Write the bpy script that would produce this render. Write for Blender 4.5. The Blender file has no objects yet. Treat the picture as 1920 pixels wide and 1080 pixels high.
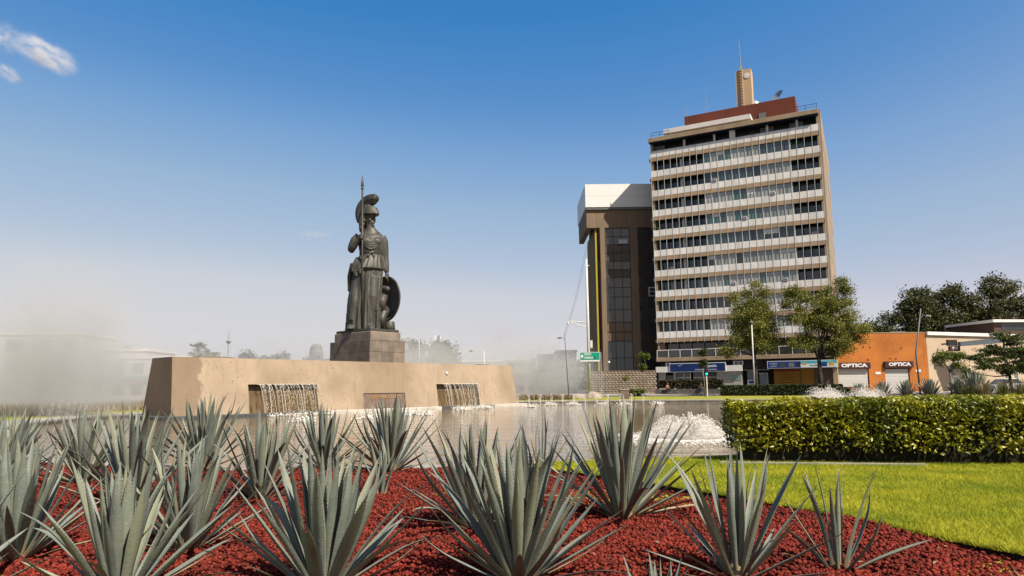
import bpy, bmesh, math, random
import numpy as np
from mathutils import Vector, Matrix, Euler, noise as mnoise

# ------------------------------------------------------------------ camera, sky, sun, exposure
sc = bpy.context.scene
col = sc.collection
CAM_H = 1.2
EXPOSURE = 0.95
cam_data = bpy.data.cameras.new('camera')
cam_data.sensor_width = 36.0
cam_data.lens = 24.0
cam_data.shift_y = 0.0167
cam_data.clip_start = 0.05
cam_data.clip_end = 8000
cam = bpy.data.objects.new('camera', cam_data)
col.objects.link(cam)
PITCH = math.atan(1280 / 10600)
cam.matrix_world = (Matrix.Translation((0, 0, CAM_H)) @ Matrix.Rotation(math.pi / 2 + PITCH, 4, 'X')
                    @ Matrix.Rotation(-0.0105, 4, 'Z'))
sc.camera = cam

SUN = Vector((0.452, -0.485, 0.749)).normalized()
world = bpy.data.worlds.new('World')
sc.world = world
world.use_nodes = True
wn = world.node_tree.nodes
wl = world.node_tree.links
wn.clear()
sky = wn.new('ShaderNodeTexSky')
sky.sky_type = 'NISHITA'
sky.sun_disc = False
sky.sun_elevation = math.asin(SUN.z)
sky.sun_rotation = math.atan2(SUN.x, SUN.y)
sky.altitude = 1500
sky.air_density = 1.0
sky.dust_density = 4.5
sky.ozone_density = 4.0
bg = wn.new('ShaderNodeBackground')
bg.inputs['Strength'].default_value = 0.10
wo = wn.new('ShaderNodeOutputWorld')
# the photograph's own rendering of the daylight sky: one response curve for each colour channel
sep = wn.new('ShaderNodeSeparateColor')
comb = wn.new('ShaderNodeCombineColor')
wl.new(sky.outputs[0], sep.inputs[0])
CURVES = (((0, 0.0), (0.10, 0.02), (0.1565, 0.047), (0.169, 0.0685), (0.192, 0.109), (0.229, 0.205), (0.284, 0.323), (0.377, 0.456), (0.465, 0.604), (0.6, 0.66), (1, 0.68)),
          ((0, 0.0), (0.25, 0.195), (0.292, 0.242), (0.334, 0.287), (0.393, 0.376), (0.485, 0.468), (0.62, 0.546), (0.74, 0.631), (0.9, 0.66), (1, 0.67)),
          ((0, 0.15), (0.2, 0.46), (0.28, 0.558), (0.3185, 0.597), (0.36, 0.645), (0.4255, 0.662), (0.5, 0.694), (0.6, 0.70), (1, 0.70)))
for i, pts in enumerate(CURVES):
    m1 = wn.new('ShaderNodeMath')
    m1.operation = 'MULTIPLY'
    m1.inputs[1].default_value = 0.198 * (0.5 if i == 2 else 1.0)
    fc = wn.new('ShaderNodeFloatCurve')
    cv = fc.mapping.curves[0]
    while len(cv.points) > 2:
        cv.points.remove(cv.points[-1])
    cv.points[0].location = pts[0]
    cv.points[1].location = pts[-1]
    for q in pts[1:-1]:
        cv.points.new(*q)
    for q in cv.points:
        q.handle_type = 'VECTOR'
    fc.mapping.update()
    m3 = wn.new('ShaderNodeMath')
    m3.operation = 'MULTIPLY'
    m3.inputs[1].default_value = 1 / (0.10 * 2 ** EXPOSURE)
    wl.new(sep.outputs[i], m1.inputs[0])
    wl.new(m1.outputs[0], fc.inputs['Value'])
    wl.new(fc.outputs[0], m3.inputs[0])
    wl.new(m3.outputs[0], comb.inputs[i])
wl.new(comb.outputs[0], bg.inputs[0])
wl.new(bg.outputs[0], wo.inputs[0])

sun_data = bpy.data.lights.new('sun', 'SUN')
sun_data.energy = 5.0
sun_data.angle = math.radians(0.55)
sun_data.color = (1.0, 0.92, 0.80)
sun = bpy.data.objects.new('sun', sun_data)
sun.rotation_euler = SUN.to_track_quat('Z', 'Y').to_euler()
col.objects.link(sun)

sc.view_settings.view_transform = 'Standard'
sc.view_settings.look = 'None'
sc.view_settings.exposure = EXPOSURE
sc.view_settings.gamma = 1.0
sc.view_settings.use_curve_mapping = False
sc.render.engine = 'CYCLES'
sc.cycles.use_denoising = True
sc.cycles.max_bounces = 8
sc.cycles.diffuse_bounces = 3
sc.cycles.glossy_bounces = 3
sc.cycles.transmission_bounces = 4
sc.cycles.transparent_max_bounces = 12
sc.cycles.volume_bounces = 3
sc.cycles.sample_clamp_indirect = 6

random.seed(7)
RNG = np.random.default_rng(7)
PI = math.pi


# ------------------------------------------------------------------ materials
def lin(h):
    out = []
    for i in (0, 2, 4):
        c = int(h[i:i + 2], 16) / 255
        out.append(c / 12.92 if c <= 0.04045 else ((c + 0.055) / 1.055) ** 2.4)
    return tuple(out) + (1.0,)


ALBEDO = 0.70      # the picture is exposed for its darker midtones: all surface colours are held back together


def rgb(c):
    c = lin(c) if isinstance(c, str) else c
    return tuple(x * ALBEDO for x in c[:3]) + (1.0,)


MATS = {}


def mat(name, a, b=None, rough=0.7, scale=4.0, detail=6.0, stretch=(1, 1, 1), bump=0.0, bscale=None,
        metal=0.0, coat=0.0, spec=0.28, island=0.0, objrand=0.0, trans=0.0, sharp=(0.35, 0.65), coords='pos',
        extra=None, alpha=1.0):
    """principled material: colour a varied towards b by noise, with fine bump"""
    if name in MATS:
        return MATS[name]
    m = bpy.data.materials.new(name)
    m.use_nodes = True
    nt = m.node_tree
    n = nt.nodes
    l = nt.links
    n.clear()
    out = n.new('ShaderNodeOutputMaterial')
    p = n.new('ShaderNodeBsdfPrincipled')
    p.inputs['Roughness'].default_value = rough
    p.inputs['Metallic'].default_value = metal
    p.inputs['Specular IOR Level'].default_value = spec
    p.inputs['Coat Weight'].default_value = coat
    p.inputs['Alpha'].default_value = alpha
    if coords == 'pos':
        g = n.new('ShaderNodeNewGeometry')
        src = g.outputs['Position']
    else:
        g = n.new('ShaderNodeTexCoord')
        src = g.outputs['Object']
    mp = n.new('ShaderNodeMapping')
    mp.inputs['Scale'].default_value = stretch
    l.new(src, mp.inputs[0])
    colour = None
    if b is not None:
        nz = n.new('ShaderNodeTexNoise')
        nz.inputs['Scale'].default_value = scale
        nz.inputs['Detail'].default_value = detail
        nz.inputs['Roughness'].default_value = 0.6
        l.new(mp.outputs[0], nz.inputs['Vector'])
        mr = n.new('ShaderNodeMapRange')
        mr.inputs[1].default_value = sharp[0]
        mr.inputs[2].default_value = sharp[1]
        l.new(nz.outputs[0], mr.inputs[0])
        mx = n.new('ShaderNodeMix')
        mx.data_type = 'RGBA'
        mx.inputs[6].default_value = rgb(a)
        mx.inputs[7].default_value = rgb(b)
        l.new(mr.outputs[0], mx.inputs[0])
        colour = mx.outputs[2]
    else:
        rg = n.new('ShaderNodeRGB')
        rg.outputs[0].default_value = rgb(a)
        colour = rg.outputs[0]
    if island or objrand:
        if island:
            gi = n.new('ShaderNodeNewGeometry')
            rnd = gi.outputs['Random Per Island']
            amt = island
        else:
            oi = n.new('ShaderNodeObjectInfo')
            rnd = oi.outputs['Random']
            amt = objrand
        mr2 = n.new('ShaderNodeMapRange')
        mr2.inputs[3].default_value = 1 - amt
        mr2.inputs[4].default_value = 1 + amt
        l.new(rnd, mr2.inputs[0])
        hs = n.new('ShaderNodeHueSaturation')
        l.new(colour, hs.inputs['Color'])
        l.new(mr2.outputs[0], hs.inputs['Value'])
        colour = hs.outputs[0]
    if extra:
        colour = extra(nt, mp.outputs[0], colour, p)
    l.new(colour, p.inputs['Base Color'])
    if bump:
        bn = n.new('ShaderNodeTexNoise')
        bn.inputs['Scale'].default_value = bscale or scale * 6
        bn.inputs['Detail'].default_value = 5
        l.new(mp.outputs[0], bn.inputs['Vector'])
        bp = n.new('ShaderNodeBump')
        bp.inputs['Strength'].default_value = bump
        bp.inputs['Distance'].default_value = 0.02
        l.new(bn.outputs[0], bp.inputs['Height'])
        l.new(bp.outputs[0], p.inputs['Normal'])
    if trans:
        tr = n.new('ShaderNodeBsdfTranslucent')
        l.new(colour, tr.inputs['Color'])
        ms = n.new('ShaderNodeMixShader')
        ms.inputs[0].default_value = trans
        l.new(p.outputs[0], ms.inputs[1])
        l.new(tr.outputs[0], ms.inputs[2])
        l.new(ms.outputs[0], out.inputs[0])
    else:
        l.new(p.outputs[0], out.inputs[0])
    MATS[name] = m
    return m


def ramp_noise(nt, vec, scale, lo, hi, detail=5):
    nz = nt.nodes.new('ShaderNodeTexNoise')
    nz.inputs['Scale'].default_value = scale
    nz.inputs['Detail'].default_value = detail
    nt.links.new(vec, nz.inputs['Vector'])
    mr = nt.nodes.new('ShaderNodeMapRange')
    mr.inputs[1].default_value = lo
    mr.inputs[2].default_value = hi
    nt.links.new(nz.outputs[0], mr.inputs[0])
    return mr.outputs[0]


def mixc(nt, fac, c1, c2, mode='MIX'):
    mx = nt.nodes.new('ShaderNodeMix')
    mx.data_type = 'RGBA'
    mx.blend_type = mode
    if isinstance(fac, float):
        mx.inputs[0].default_value = fac
    else:
        nt.links.new(fac, mx.inputs[0])
    for i, c in ((6, c1), (7, c2)):
        if hasattr(c, 'default_value') or hasattr(c, 'links'):
            nt.links.new(c, mx.inputs[i])
        else:
            mx.inputs[i].default_value = rgb(c)
    return mx.outputs[2]


# ------------------------------------------------------------------ mesh helpers
class MB:
    """collects simple shapes into one mesh"""

    def __init__(self):
        self.v = []
        self.f = []
        self.m = []

    def add(self, vs, fs, mi=0):
        o = len(self.v)
        self.v += [tuple(x) for x in vs]
        self.f += [tuple(i + o for i in f) for f in fs]
        self.m += [mi] * len(fs)
        return self

    def box(self, x0, x1, y0, y1, z0, z1, mi=0):
        vs = [(x, y, z) for z in (z0, z1) for y in (y0, y1) for x in (x0, x1)]
        return self.add(vs, [(0, 2, 3, 1), (4, 5, 7, 6), (0, 1, 5, 4), (2, 6, 7, 3), (0, 4, 6, 2), (1, 3, 7, 5)], mi)

    def hexa(self, b, t, mi=0):
        """b, t: four bottom and four top corners, counter-clockwise from above"""
        return self.add(list(b) + list(t), [(3, 2, 1, 0), (4, 5, 6, 7), (0, 1, 5, 4), (1, 2, 6, 5), (2, 3, 7, 6), (3, 0, 4, 7)], mi)

    def tube(self, pts, rs, n=8, cap=True, mi=0):
        pts = [Vector(p) for p in pts]
        if not isinstance(rs, (list, tuple)):
            rs = [rs] * len(pts)
        rings = []
        prev = None
        for i, p in enumerate(pts):
            d = (pts[min(i + 1, len(pts) - 1)] - pts[max(i - 1, 0)])
            d = d.normalized() if d.length > 1e-9 else Vector((0, 0, 1))
            a = prev if prev is not None else (Vector((1, 0, 0)) if abs(d.x) < 0.9 else Vector((0, 1, 0)))
            u = (a - d * a.dot(d)).normalized()
            prev = u
            w = d.cross(u)
            r = rs[i]
            ru, rw = r if isinstance(r, tuple) else (r, r)
            rings.append([p + u * math.cos(2 * PI * k / n) * ru + w * math.sin(2 * PI * k / n) * rw for k in range(n)])
        return self.loft(rings, cap, mi)

    def loft(self, rings, cap=True, mi=0):
        n = len(rings[0])
        vs = [q for r in rings for q in r]
        fs = []
        for i in range(len(rings) - 1):
            for k in range(n):
                a, b = i * n + k, i * n + (k + 1) % n
                fs.append((a, b, b + n, a + n))
        if cap:
            fs.append(tuple(range(n - 1, -1, -1)))
            fs.append(tuple((len(rings) - 1) * n + k for k in range(n)))
        return self.add(vs, fs, mi)

    def lathe(self, prof, n=16, c=(0, 0, 0), mi=0):
        return self.loft([[(c[0] + r * math.cos(2 * PI * k / n), c[1] + r * math.sin(2 * PI * k / n), c[2] + z)
                           for k in range(n)] for r, z in prof], True, mi)

    def ellipsoid(self, c, r, nu=14, nv=10, mi=0, rot=None):
        rings = []
        for j in range(1, nv):
            t = PI * j / nv
            ring = []
            for k in range(nu):
                p = Vector((r[0] * math.sin(t) * math.cos(2 * PI * k / nu), r[1] * math.sin(t) * math.sin(2 * PI * k / nu), -r[2] * math.cos(t)))
                if rot:
                    p = rot @ p
                ring.append(Vector(c) + p)
            rings.append(ring)
        return self.loft(rings, True, mi)

    def prism(self, poly, z0, z1, mi=0):
        n = len(poly)
        vs = [(x, y, z0) for x, y in poly] + [(x, y, z1) for x, y in poly]
        fs = [tuple(range(n - 1, -1, -1)), tuple(range(n, 2 * n))]
        fs += [(k, (k + 1) % n, n + (k + 1) % n, n + k) for k in range(n)]
        return self.add(vs, fs, mi)

    def mesh(self, name, mats, smooth=False):
        me = bpy.data.meshes.new(name)
        me.from_pydata(self.v, [], self.f)
        for m in (mats if isinstance(mats, (list, tuple)) else [mats]):
            me.materials.append(m)
        if len(me.materials) > 1:
            me.polygons.foreach_set('material_index', self.m)
        if smooth:
            me.polygons.foreach_set('use_smooth', [True] * len(me.polygons))
        me.update()
        return me

    def build(self, name, mats, parent=None, smooth=False, bevel=0.0, loc=None, rot=None):
        me = self.mesh(name, mats, smooth)
        if bevel:
            bm = bmesh.new()
            bm.from_mesh(me)
            bmesh.ops.bevel(bm, geom=[e for e in bm.edges if len(e.link_faces) == 2 and e.calc_face_angle(0) > 0.6],
                            offset=bevel, segments=1, affect='EDGES', clamp_overlap=True)
            bm.to_mesh(me)
            bm.free()
        return place(name, me, parent, loc, rot)


def place(name, me, parent=None, loc=None, rot=None, scale=None):
    o = bpy.data.objects.new(name, me)
    col.objects.link(o)
    if parent:
        o.parent = parent
    if loc is not None:
        o.location = loc
    if rot is not None:
        o.rotation_euler = rot
    if scale is not None:
        o.scale = scale if isinstance(scale, (tuple, list, Vector)) else (scale,) * 3
    return o


def npmesh(name, V, F, m, smooth=False):
    """fast mesh from numpy arrays: V (n,3), F (m,k)"""
    me = bpy.data.meshes.new(name)
    V = np.ascontiguousarray(V, dtype=np.float32)
    F = np.ascontiguousarray(F, dtype=np.int32)
    k = F.shape[1]
    me.vertices.add(len(V))
    me.vertices.foreach_set('co', V.ravel())
    me.loops.add(F.size)
    me.loops.foreach_set('vertex_index', F.ravel())
    me.polygons.add(len(F))
    me.polygons.foreach_set('loop_start', np.arange(0, F.size, k, dtype=np.int32))
    me.polygons.foreach_set('loop_total', np.full(len(F), k, dtype=np.int32))
    if smooth:
        me.polygons.foreach_set('use_smooth', np.ones(len(F), dtype=bool))
    me.update(calc_edges=True)
    for q in (m if isinstance(m, (list, tuple)) else [m]):
        me.materials.append(q)
    return me


def thing(name, label, cat, loc=(0, 0, 0), rz=0.0, group=None, scale=None):
    o = bpy.data.objects.new(name, None)
    col.objects.link(o)
    o.empty_display_size = 0.2
    o.location = loc
    o.rotation_euler = (0, 0, rz)
    if scale:
        o.scale = (scale,) * 3
    return tag(o, label, cat, group)


def tag(o, label=None, cat=None, group=None, kind=None):
    if label:
        o['label'] = label
    if cat:
        o['category'] = cat
    if group:
        o['group'] = group
    if kind:
        o['kind'] = kind
    return o


def struct(o):
    o['kind'] = 'structure'
    return o


def stuff(o):
    o['kind'] = 'stuff'
    return o


def text(name, body, size, m, parent, loc, rot, width=None, extrude=0.01, align='CENTER', shear=0.0, bold=0.0):
    cu = bpy.data.curves.new(name, 'FONT')
    cu.body = body
    cu.size = size
    cu.extrude = extrude
    cu.offset = bold
    cu.align_x = align
    cu.align_y = 'CENTER'
    cu.shear = shear
    cu.resolution_u = 3
    cu.materials.append(m)
    o = bpy.data.objects.new(name, cu)
    col.objects.link(o)
    o.parent = parent
    o.location = loc
    o.rotation_euler = rot
    if width:
        bpy.context.view_layer.update()
        w = o.dimensions.x
        if w > 1e-4:
            o.scale = (width / w, 1, 1)
    dg = bpy.context.evaluated_depsgraph_get()
    me = bpy.data.meshes.new_from_object(o.evaluated_get(dg))
    me.name = name
    q = place(name, me, parent, loc, rot, tuple(o.scale))
    bpy.data.objects.remove(o)
    return q


def copy_tree(o, parent=None):
    c = o.copy()
    col.objects.link(c)
    c.parent = parent
    for ch in o.children:
        copy_tree(ch, c)
    return c


def rot_to(d, up=Vector((0, 0, 1))):
    return d.to_track_quat('Y', 'Z')


# leaf cloud: n leaf-shaped quads at given centres
def leaf_cloud(name, centres, size, m, aspect=0.5, upbias=0.4, jitter=0.35, rng=RNG, fold=0.25):
    n = len(centres)
    nrm = rng.normal(size=(n, 3))
    nrm[:, 2] += upbias * 2
    nrm /= np.linalg.norm(nrm, axis=1)[:, None]
    t = rng.normal(size=(n, 3))
    t -= nrm * (t * nrm).sum(1)[:, None]
    t /= np.linalg.norm(t, axis=1)[:, None]
    b = np.cross(nrm, t)
    s = size * (1 + jitter * rng.uniform(-1, 1, n))[:, None]
    a = s * aspect
    c = centres
    V = np.stack([c - t * s * 0.5, c + b * a * 0.5 + nrm * a * fold, c + t * s * 0.5, c - b * a * 0.5 + nrm * a * fold], 1).reshape(-1, 3)
    i = np.arange(n)[:, None] * 4
    F = np.concatenate([i + np.array([[0, 1, 2]]), i + np.array([[0, 2, 3]])], 0)
    return npmesh(name, V, F, m)


def in_poly(P, poly):
    x, y = P[:, 0], P[:, 1]
    r = np.zeros(len(P), bool)
    q = np.array(poly)
    j = len(q) - 1
    for i in range(len(q)):
        xi, yi = q[i]
        xj, yj = q[j]
        c = ((yi > y) != (yj > y)) & (x < (xj - xi) * (y - yi) / (yj - yi + 1e-12) + xi)
        r ^= c
        j = i
    return r


def catmull(pts, n=8, closed=True):
    out = []
    N = len(pts)
    for i in range(N if closed else N - 1):
        p = [np.array(pts[(i + k) % N] if closed else pts[min(max(i + k, 0), N - 1)], float) for k in (-1, 0, 1, 2)]
        for k in range(n):
            t = k / n
            out.append(tuple(0.5 * (2 * p[1] + (p[2] - p[0]) * t + (2 * p[0] - 5 * p[1] + 4 * p[2] - p[3]) * t * t
                                    + (3 * p[1] - p[0] - 3 * p[2] + p[3]) * t ** 3)))
    if not closed:
        out.append(tuple(pts[-1]))
    return out


# ------------------------------------------------------------------ the setting: pool, ground, planting bed, lawn
POOL = catmull([(-5.75, 11.0), (-1.3, 10.62), (3.55, 11.55), (9, 13.6), (17, 18), (24, 25), (29, 35), (28.5, 46), (23.5, 54),
                (15.7, 58.0), (4, 59.3), (-5, 57.5), (-13.5, 52), (-19, 43), (-20.6, 33.5), (-18, 25), (-14.6, 20.2), (-10.5, 14.4)], 8)


def offset(loop, d):
    n = len(loop)
    out = []
    for i in range(n):
        a, b = np.array(loop[i - 1]), np.array(loop[(i + 1) % n])
        t = (b - a) / np.linalg.norm(b - a)
        out.append((loop[i][0] + t[1] * d, loop[i][1] - t[0] * d))
    return out


def ring_mesh(levels):
    """levels: list of (loop, z)"""
    mb = MB()
    rings = [[(x, y, z) for x, y in lp] for lp, z in levels]
    mb.loft(rings, cap=False)
    return mb


def waves(nt, vec, colour, p):
    n, l = nt.nodes, nt.links
    a = n.new('ShaderNodeTexNoise')
    a.inputs['Scale'].default_value = 0.9
    a.inputs['Detail'].default_value = 3
    b = n.new('ShaderNodeTexNoise')
    b.inputs['Scale'].default_value = 3.6
    b.inputs['Detail'].default_value = 2
    mp = n.new('ShaderNodeMapping')
    mp.inputs['Scale'].default_value = (0.6, 1.5, 1)
    l.new(vec, mp.inputs[0])
    l.new(mp.outputs[0], a.inputs['Vector'])
    l.new(mp.outputs[0], b.inputs['Vector'])
    ad = n.new('ShaderNodeMath')
    ad.operation = 'MULTIPLY_ADD'
    l.new(b.outputs[0], ad.inputs[0])
    ad.inputs[1].default_value = 0.22
    l.new(a.outputs[0], ad.inputs[2])
    bp = n.new('ShaderNodeBump')
    bp.inputs['Strength'].default_value = 0.6
    bp.inputs['Distance'].default_value = 0.10
    l.new(ad.outputs[0], bp.inputs['Height'])
    l.new(bp.outputs[0], p.inputs['Normal'])
    return colour


m_water = mat('murky_water', (0.19, 0.135, 0.072), (0.25, 0.18, 0.105), rough=0.04, scale=0.25, spec=0.45, extra=waves)
m_conc = mat('rim_concrete', (0.40, 0.37, 0.33), (0.26, 0.24, 0.21), rough=0.85, scale=3, bump=0.3, bscale=30)
m_basin = mat('basin_concrete', (0.10, 0.09, 0.07), (0.06, 0.055, 0.04), rough=0.9, scale=2)
m_asph = mat('asphalt', (0.09, 0.085, 0.08), (0.055, 0.05, 0.05), rough=0.95, scale=1.5, bump=0.3, bscale=60)
m_pave = mat('pale_paving', (0.42, 0.39, 0.35), (0.30, 0.28, 0.25), rough=0.9, scale=0.6)
m_verge = mat('verge_grass', (0.34, 0.32, 0.025), (0.22, 0.22, 0.02), rough=0.95, scale=0.8, bump=0.6, bscale=25)
m_soil = mat('dark_soil', (0.045, 0.028, 0.018), (0.02, 0.013, 0.009), rough=1, scale=14, bump=0.8)
m_bed = mat('red_rock_dust', (0.15, 0.026, 0.018), (0.09, 0.017, 0.013), rough=1, scale=30, bump=0.8, bscale=90)

struct(ring_mesh([(POOL, -0.9), (POOL, -0.05)]).build('pool_basin', m_basin))
mb = MB()
mb.add([(x, y, -0.9) for x, y in POOL], [tuple(range(len(POOL)))])
struct(mb.build('pool_floor', m_basin))
mb = MB()
mb.add([(x, y, -0.15) for x, y in offset(POOL, 0.02)], [tuple(range(len(POOL)))])
struct(mb.build('water', m_water))
rim = ring_mesh([(offset(POOL, 0.0), -0.5), (offset(POOL, 0.0), 0.02), (offset(POOL, 0.02), 0.045),
                 (offset(POOL, 0.40), 0.045), (offset(POOL, 0.42), 0.02), (offset(POOL, 0.42), -0.3)]).build('pool_rim', m_conc)
struct(rim)
BIG = [(5 + 3500 * math.cos(a), 34 + 3500 * math.sin(a)) for a in [math.atan2(p[1] - 34, p[0] - 5) for p in POOL]]
struct(ring_mesh([(offset(POOL, 0.40), -0.03), (offset(POOL, 30), -0.03), (BIG, -0.03)]).build('ground', m_asph))
# grass verge round the fountain, from the kerb to the roadway
struct(ring_mesh([(offset(POOL, 0.43), -0.01), (offset(POOL, 0.43), 0.0), (offset(POOL, 11.5), 0.05), (offset(POOL, 16.5), 0.08),
                  (offset(POOL, 16.7), -0.02)]).build('verge', m_verge))
# pale footway outside the far rim
far = [p for p in range(len(POOL))]
struct(ring_mesh([(offset(POOL, 0.44), 0.015), (offset(POOL, 1.7), 0.02)]).build('footway', m_pave))
# pavement in front of the shops
mb = MB()
mb.hexa([(-10, 92, -0.02), (75, 74, -0.02), (100, 120, -0.02), (-10, 130, -0.02)], [(-10, 92, 0.12), (75, 74, 0.12), (100, 120, 0.12), (-10, 130, 0.12)])
struct(mb.build('pavement', m_pave))

EDGE = [(0.1, 10.05), (0.75, 9.3), (1.25, 8.6), (1.9, 7.6), (2.35, 6.85), (2.75, 6.05), (2.97, 5.55), (3.12, 5.05), (3.35, 4.6), (3.75, 4.1), (4.5, 3.3), (6, 2.2)]
EDGE = catmull(EDGE, 5, closed=False)
RIMOUT = offset(POOL, 0.44)
near_rim = sorted([p for p in RIMOUT if p[1] < 16 and -14 < p[0] < 12], key=lambda p: p[0])
rim_left = [p for p in near_rim if p[0] < 0.1]
rim_right = [p for p in near_rim if p[0] > 0.15]
BED = [(-13.5, 1.2), (6, 1.2)] + EDGE[::-1] + rim_left[::-1] + [(-13.5, 15.5)]
LAWN = EDGE + [(12, 2.2), (12, 12.8)] + [p for p in rim_right[::-1] if p[0] < 11.5]


def bed_z(x, y):
    return (0.05 + 0.05 * mnoise.noise(Vector((x * 0.45, y * 0.45, 3.1))) + 0.02 * mnoise.noise(Vector((x * 1.7, y * 1.7, 0.3))))


# bed base sheet
st = 0.16
gx = np.arange(-13.5, 6.2, st)
gy = np.arange(1.2, 15.6, st)
idx = {}
mb = MB()
cells = [(i, j) for i in range(len(gx) - 1) for j in range(len(gy) - 1)]
cc = np.array([(gx[i] + st / 2, gy[j] + st / 2) for i, j in cells])
keep = in_poly(cc, BED)
for (i, j), k in zip(cells, keep):
    if not k:
        continue
    q = []
    for a, b in ((i, j), (i + 1, j), (i + 1, j + 1), (i, j + 1)):
        if (a, b) not in idx:
            idx[(a, b)] = len(mb.v)
            mb.v.append((gx[a], gy[b], bed_z(gx[a], gy[b]) - 0.015))
        q.append(idx[(a, b)])
    mb.f.append(tuple(q))
    mb.m.append(0)
struct(mb.build('planting_bed', m_bed, smooth=True))

# red volcanic gravel, tens of thousands of stones in one mesh
m_stone = mat('red_lava_rock', (0.28, 0.044, 0.029), (0.165, 0.033, 0.024), rough=1.0, scale=1.6, spec=0.05, island=0.45, bump=0.7, bscale=160)
phi = (1 + 5 ** 0.5) / 2
ICO = np.array([(-1, phi, 0), (1, phi, 0), (-1, -phi, 0), (1, -phi, 0), (0, -1, phi), (0, 1, phi), (0, -1, -phi), (0, 1, -phi),
                (phi, 0, -1), (phi, 0, 1), (-phi, 0, -1), (-phi, 0, 1)], float)
ICO /= np.linalg.norm(ICO[0])
ICOF = np.array([(0, 11, 5), (0, 5, 1), (0, 1, 7), (0, 7, 10), (0, 10, 11), (1, 5, 9), (5, 11, 4), (11, 10, 2), (10, 7, 6), (7, 1, 8),
                 (3, 9, 4), (3, 4, 2), (3, 2, 6), (3, 6, 8), (3, 8, 9), (4, 9, 5), (2, 4, 11), (6, 2, 10), (8, 6, 7), (9, 8, 1)])


def scatter(poly, dens, x0, x1, y0, y1, rng):
    n = int(dens * (x1 - x0) * (y1 - y0))
    P = np.c_[rng.uniform(x0, x1, n), rng.uniform(y0, y1, n)]
    vis = np.abs(P[:, 0]) < 0.84 * P[:, 1] + 0.5
    P = P[vis]
    return P[in_poly(P, poly)]


def stones(P, r0, r1, lift, rng, shape, faces):
    n = len(P)
    z = np.array([bed_z(x, y) for x, y in P])
    r = rng.uniform(r0, r1, n)
    V = np.repeat(shape[None], n, 0) * rng.uniform(0.65, 1.25, (n, len(shape), 1))
    ang = rng.uniform(0, 2 * PI, n)
    ca, sa = np.cos(ang), np.sin(ang)
    V = np.stack([V[..., 0] * ca[:, None] - V[..., 1] * sa[:, None], V[..., 0] * sa[:, None] + V[..., 1] * ca[:, None], V[..., 2] * 0.8], -1)
    V = V * r[:, None, None]
    V += np.c_[P, z + rng.uniform(-0.2, 1.0, n) * lift][:, None, :]
    F = (faces[None] + (np.arange(n) * len(shape))[:, None, None]).reshape(-1, 3)
    return V.reshape(-1, 3), F


gr = np.random.default_rng(3)
OCTA = np.array([(1, 0, 0), (-1, 0, 0), (0, 1, 0), (0, -1, 0), (0, 0, 1), (0, 0, -1)], float)
OCTAF = np.array([(0, 2, 4), (2, 1, 4), (1, 3, 4), (3, 0, 4), (2, 0, 5), (1, 2, 5), (3, 1, 5), (0, 3, 5)])
V1, F1 = stones(scatter(BED, 2000, -6, 5, 2.6, 6.0, gr), 0.007, 0.0195, 0.02, gr, ICO, ICOF)
V2, F2 = stones(scatter(BED, 950, -9, 3, 6.0, 12.5, gr), 0.008, 0.023, 0.02, gr, OCTA, OCTAF)
stuff(tag(place('gravel', npmesh('gravel', np.concatenate([V1, V2]), np.concatenate([F1, F2 + len(V1)]), m_stone)),
          'loose red volcanic gravel covering the agave bed', 'gravel'))

# lawn: raised turf with an earth edge
mb = MB()
nL = len(LAWN)
mb.add([(x, y, 0.085) for x, y in LAWN] + [(x, y, -0.02) for x, y in LAWN], [tuple(range(nL))], 0)
mb.add([(x, y, 0.085) for x, y in LAWN] + [(x, y, -0.02) for x, y in LAWN],
       [(k, (k + 1) % nL, nL + (k + 1) % nL, nL + k) for k in range(nL)], 1)
m_turf = mat('turf_base', (0.40, 0.37, 0.03), (0.27, 0.27, 0.02), rough=1, scale=3, bump=0.7, bscale=70)
struct(mb.build('lawn', [m_turf, m_soil]))
m_blade = mat('grass_blade', (0.50, 0.485, 0.036), (0.28, 0.335, 0.024), spec=0.15, rough=0.8, scale=1.3, detail=4, island=0.30, trans=0.25, sharp=(0.38, 0.62))
gr = np.random.default_rng(5)
P = np.concatenate([scatter(LAWN, 8600, 0, 6, 2.3, 7.5, gr), scatter(LAWN, 6000, 0, 9.5, 7.5, 13, gr)])
# overhanging fringe along the cut edge
e = np.array(EDGE)
k = gr.integers(0, len(e) - 1, 9000)
u = gr.uniform(0, 1, 9000)[:, None]
fr = e[k] * (1 - u) + e[k + 1] * u + gr.normal(0, 0.018, (9000, 2))
P = np.concatenate([P, fr])
n = len(P)
h = gr.uniform(0.022, 0.05, n)
w = gr.uniform(0.0022, 0.0042, n)
an = gr.uniform(0, 2 * PI, n)
ln = gr.normal(0, 0.75, (n, 2)) * h[:, None]
dx = np.c_[np.cos(an), np.sin(an)] * w[:, None]
base = np.c_[P, np.full(n, 0.082)]
V = np.stack([base + np.c_[dx, np.zeros(n)], base - np.c_[dx, np.zeros(n)], base + np.c_[ln, h]], 1).reshape(-1, 3)
stuff(tag(place('grass', npmesh('grass', V, np.arange(3 * n).reshape(-1, 3), m_blade)), 'short sunlit mown grass of the lawn', 'grass'))

# narrow concrete strip at the foot of the hedge
mb = MB()
strip = [(2.95, 9.93), (4.5, 9.62), (5.6, 9.42)]
for (a, b) in zip(strip, strip[1:]):
    mb.hexa([(a[0], a[1], 0.05), (b[0], b[1], 0.05), (b[0], b[1] + 0.1, 0.05), (a[0], a[1] + 0.1, 0.05)],
            [(a[0], a[1], 0.115), (b[0], b[1], 0.115), (b[0], b[1] + 0.1, 0.115), (a[0], a[1] + 0.1, 0.115)])
struct(mb.build('kerb', m_conc))

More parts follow.
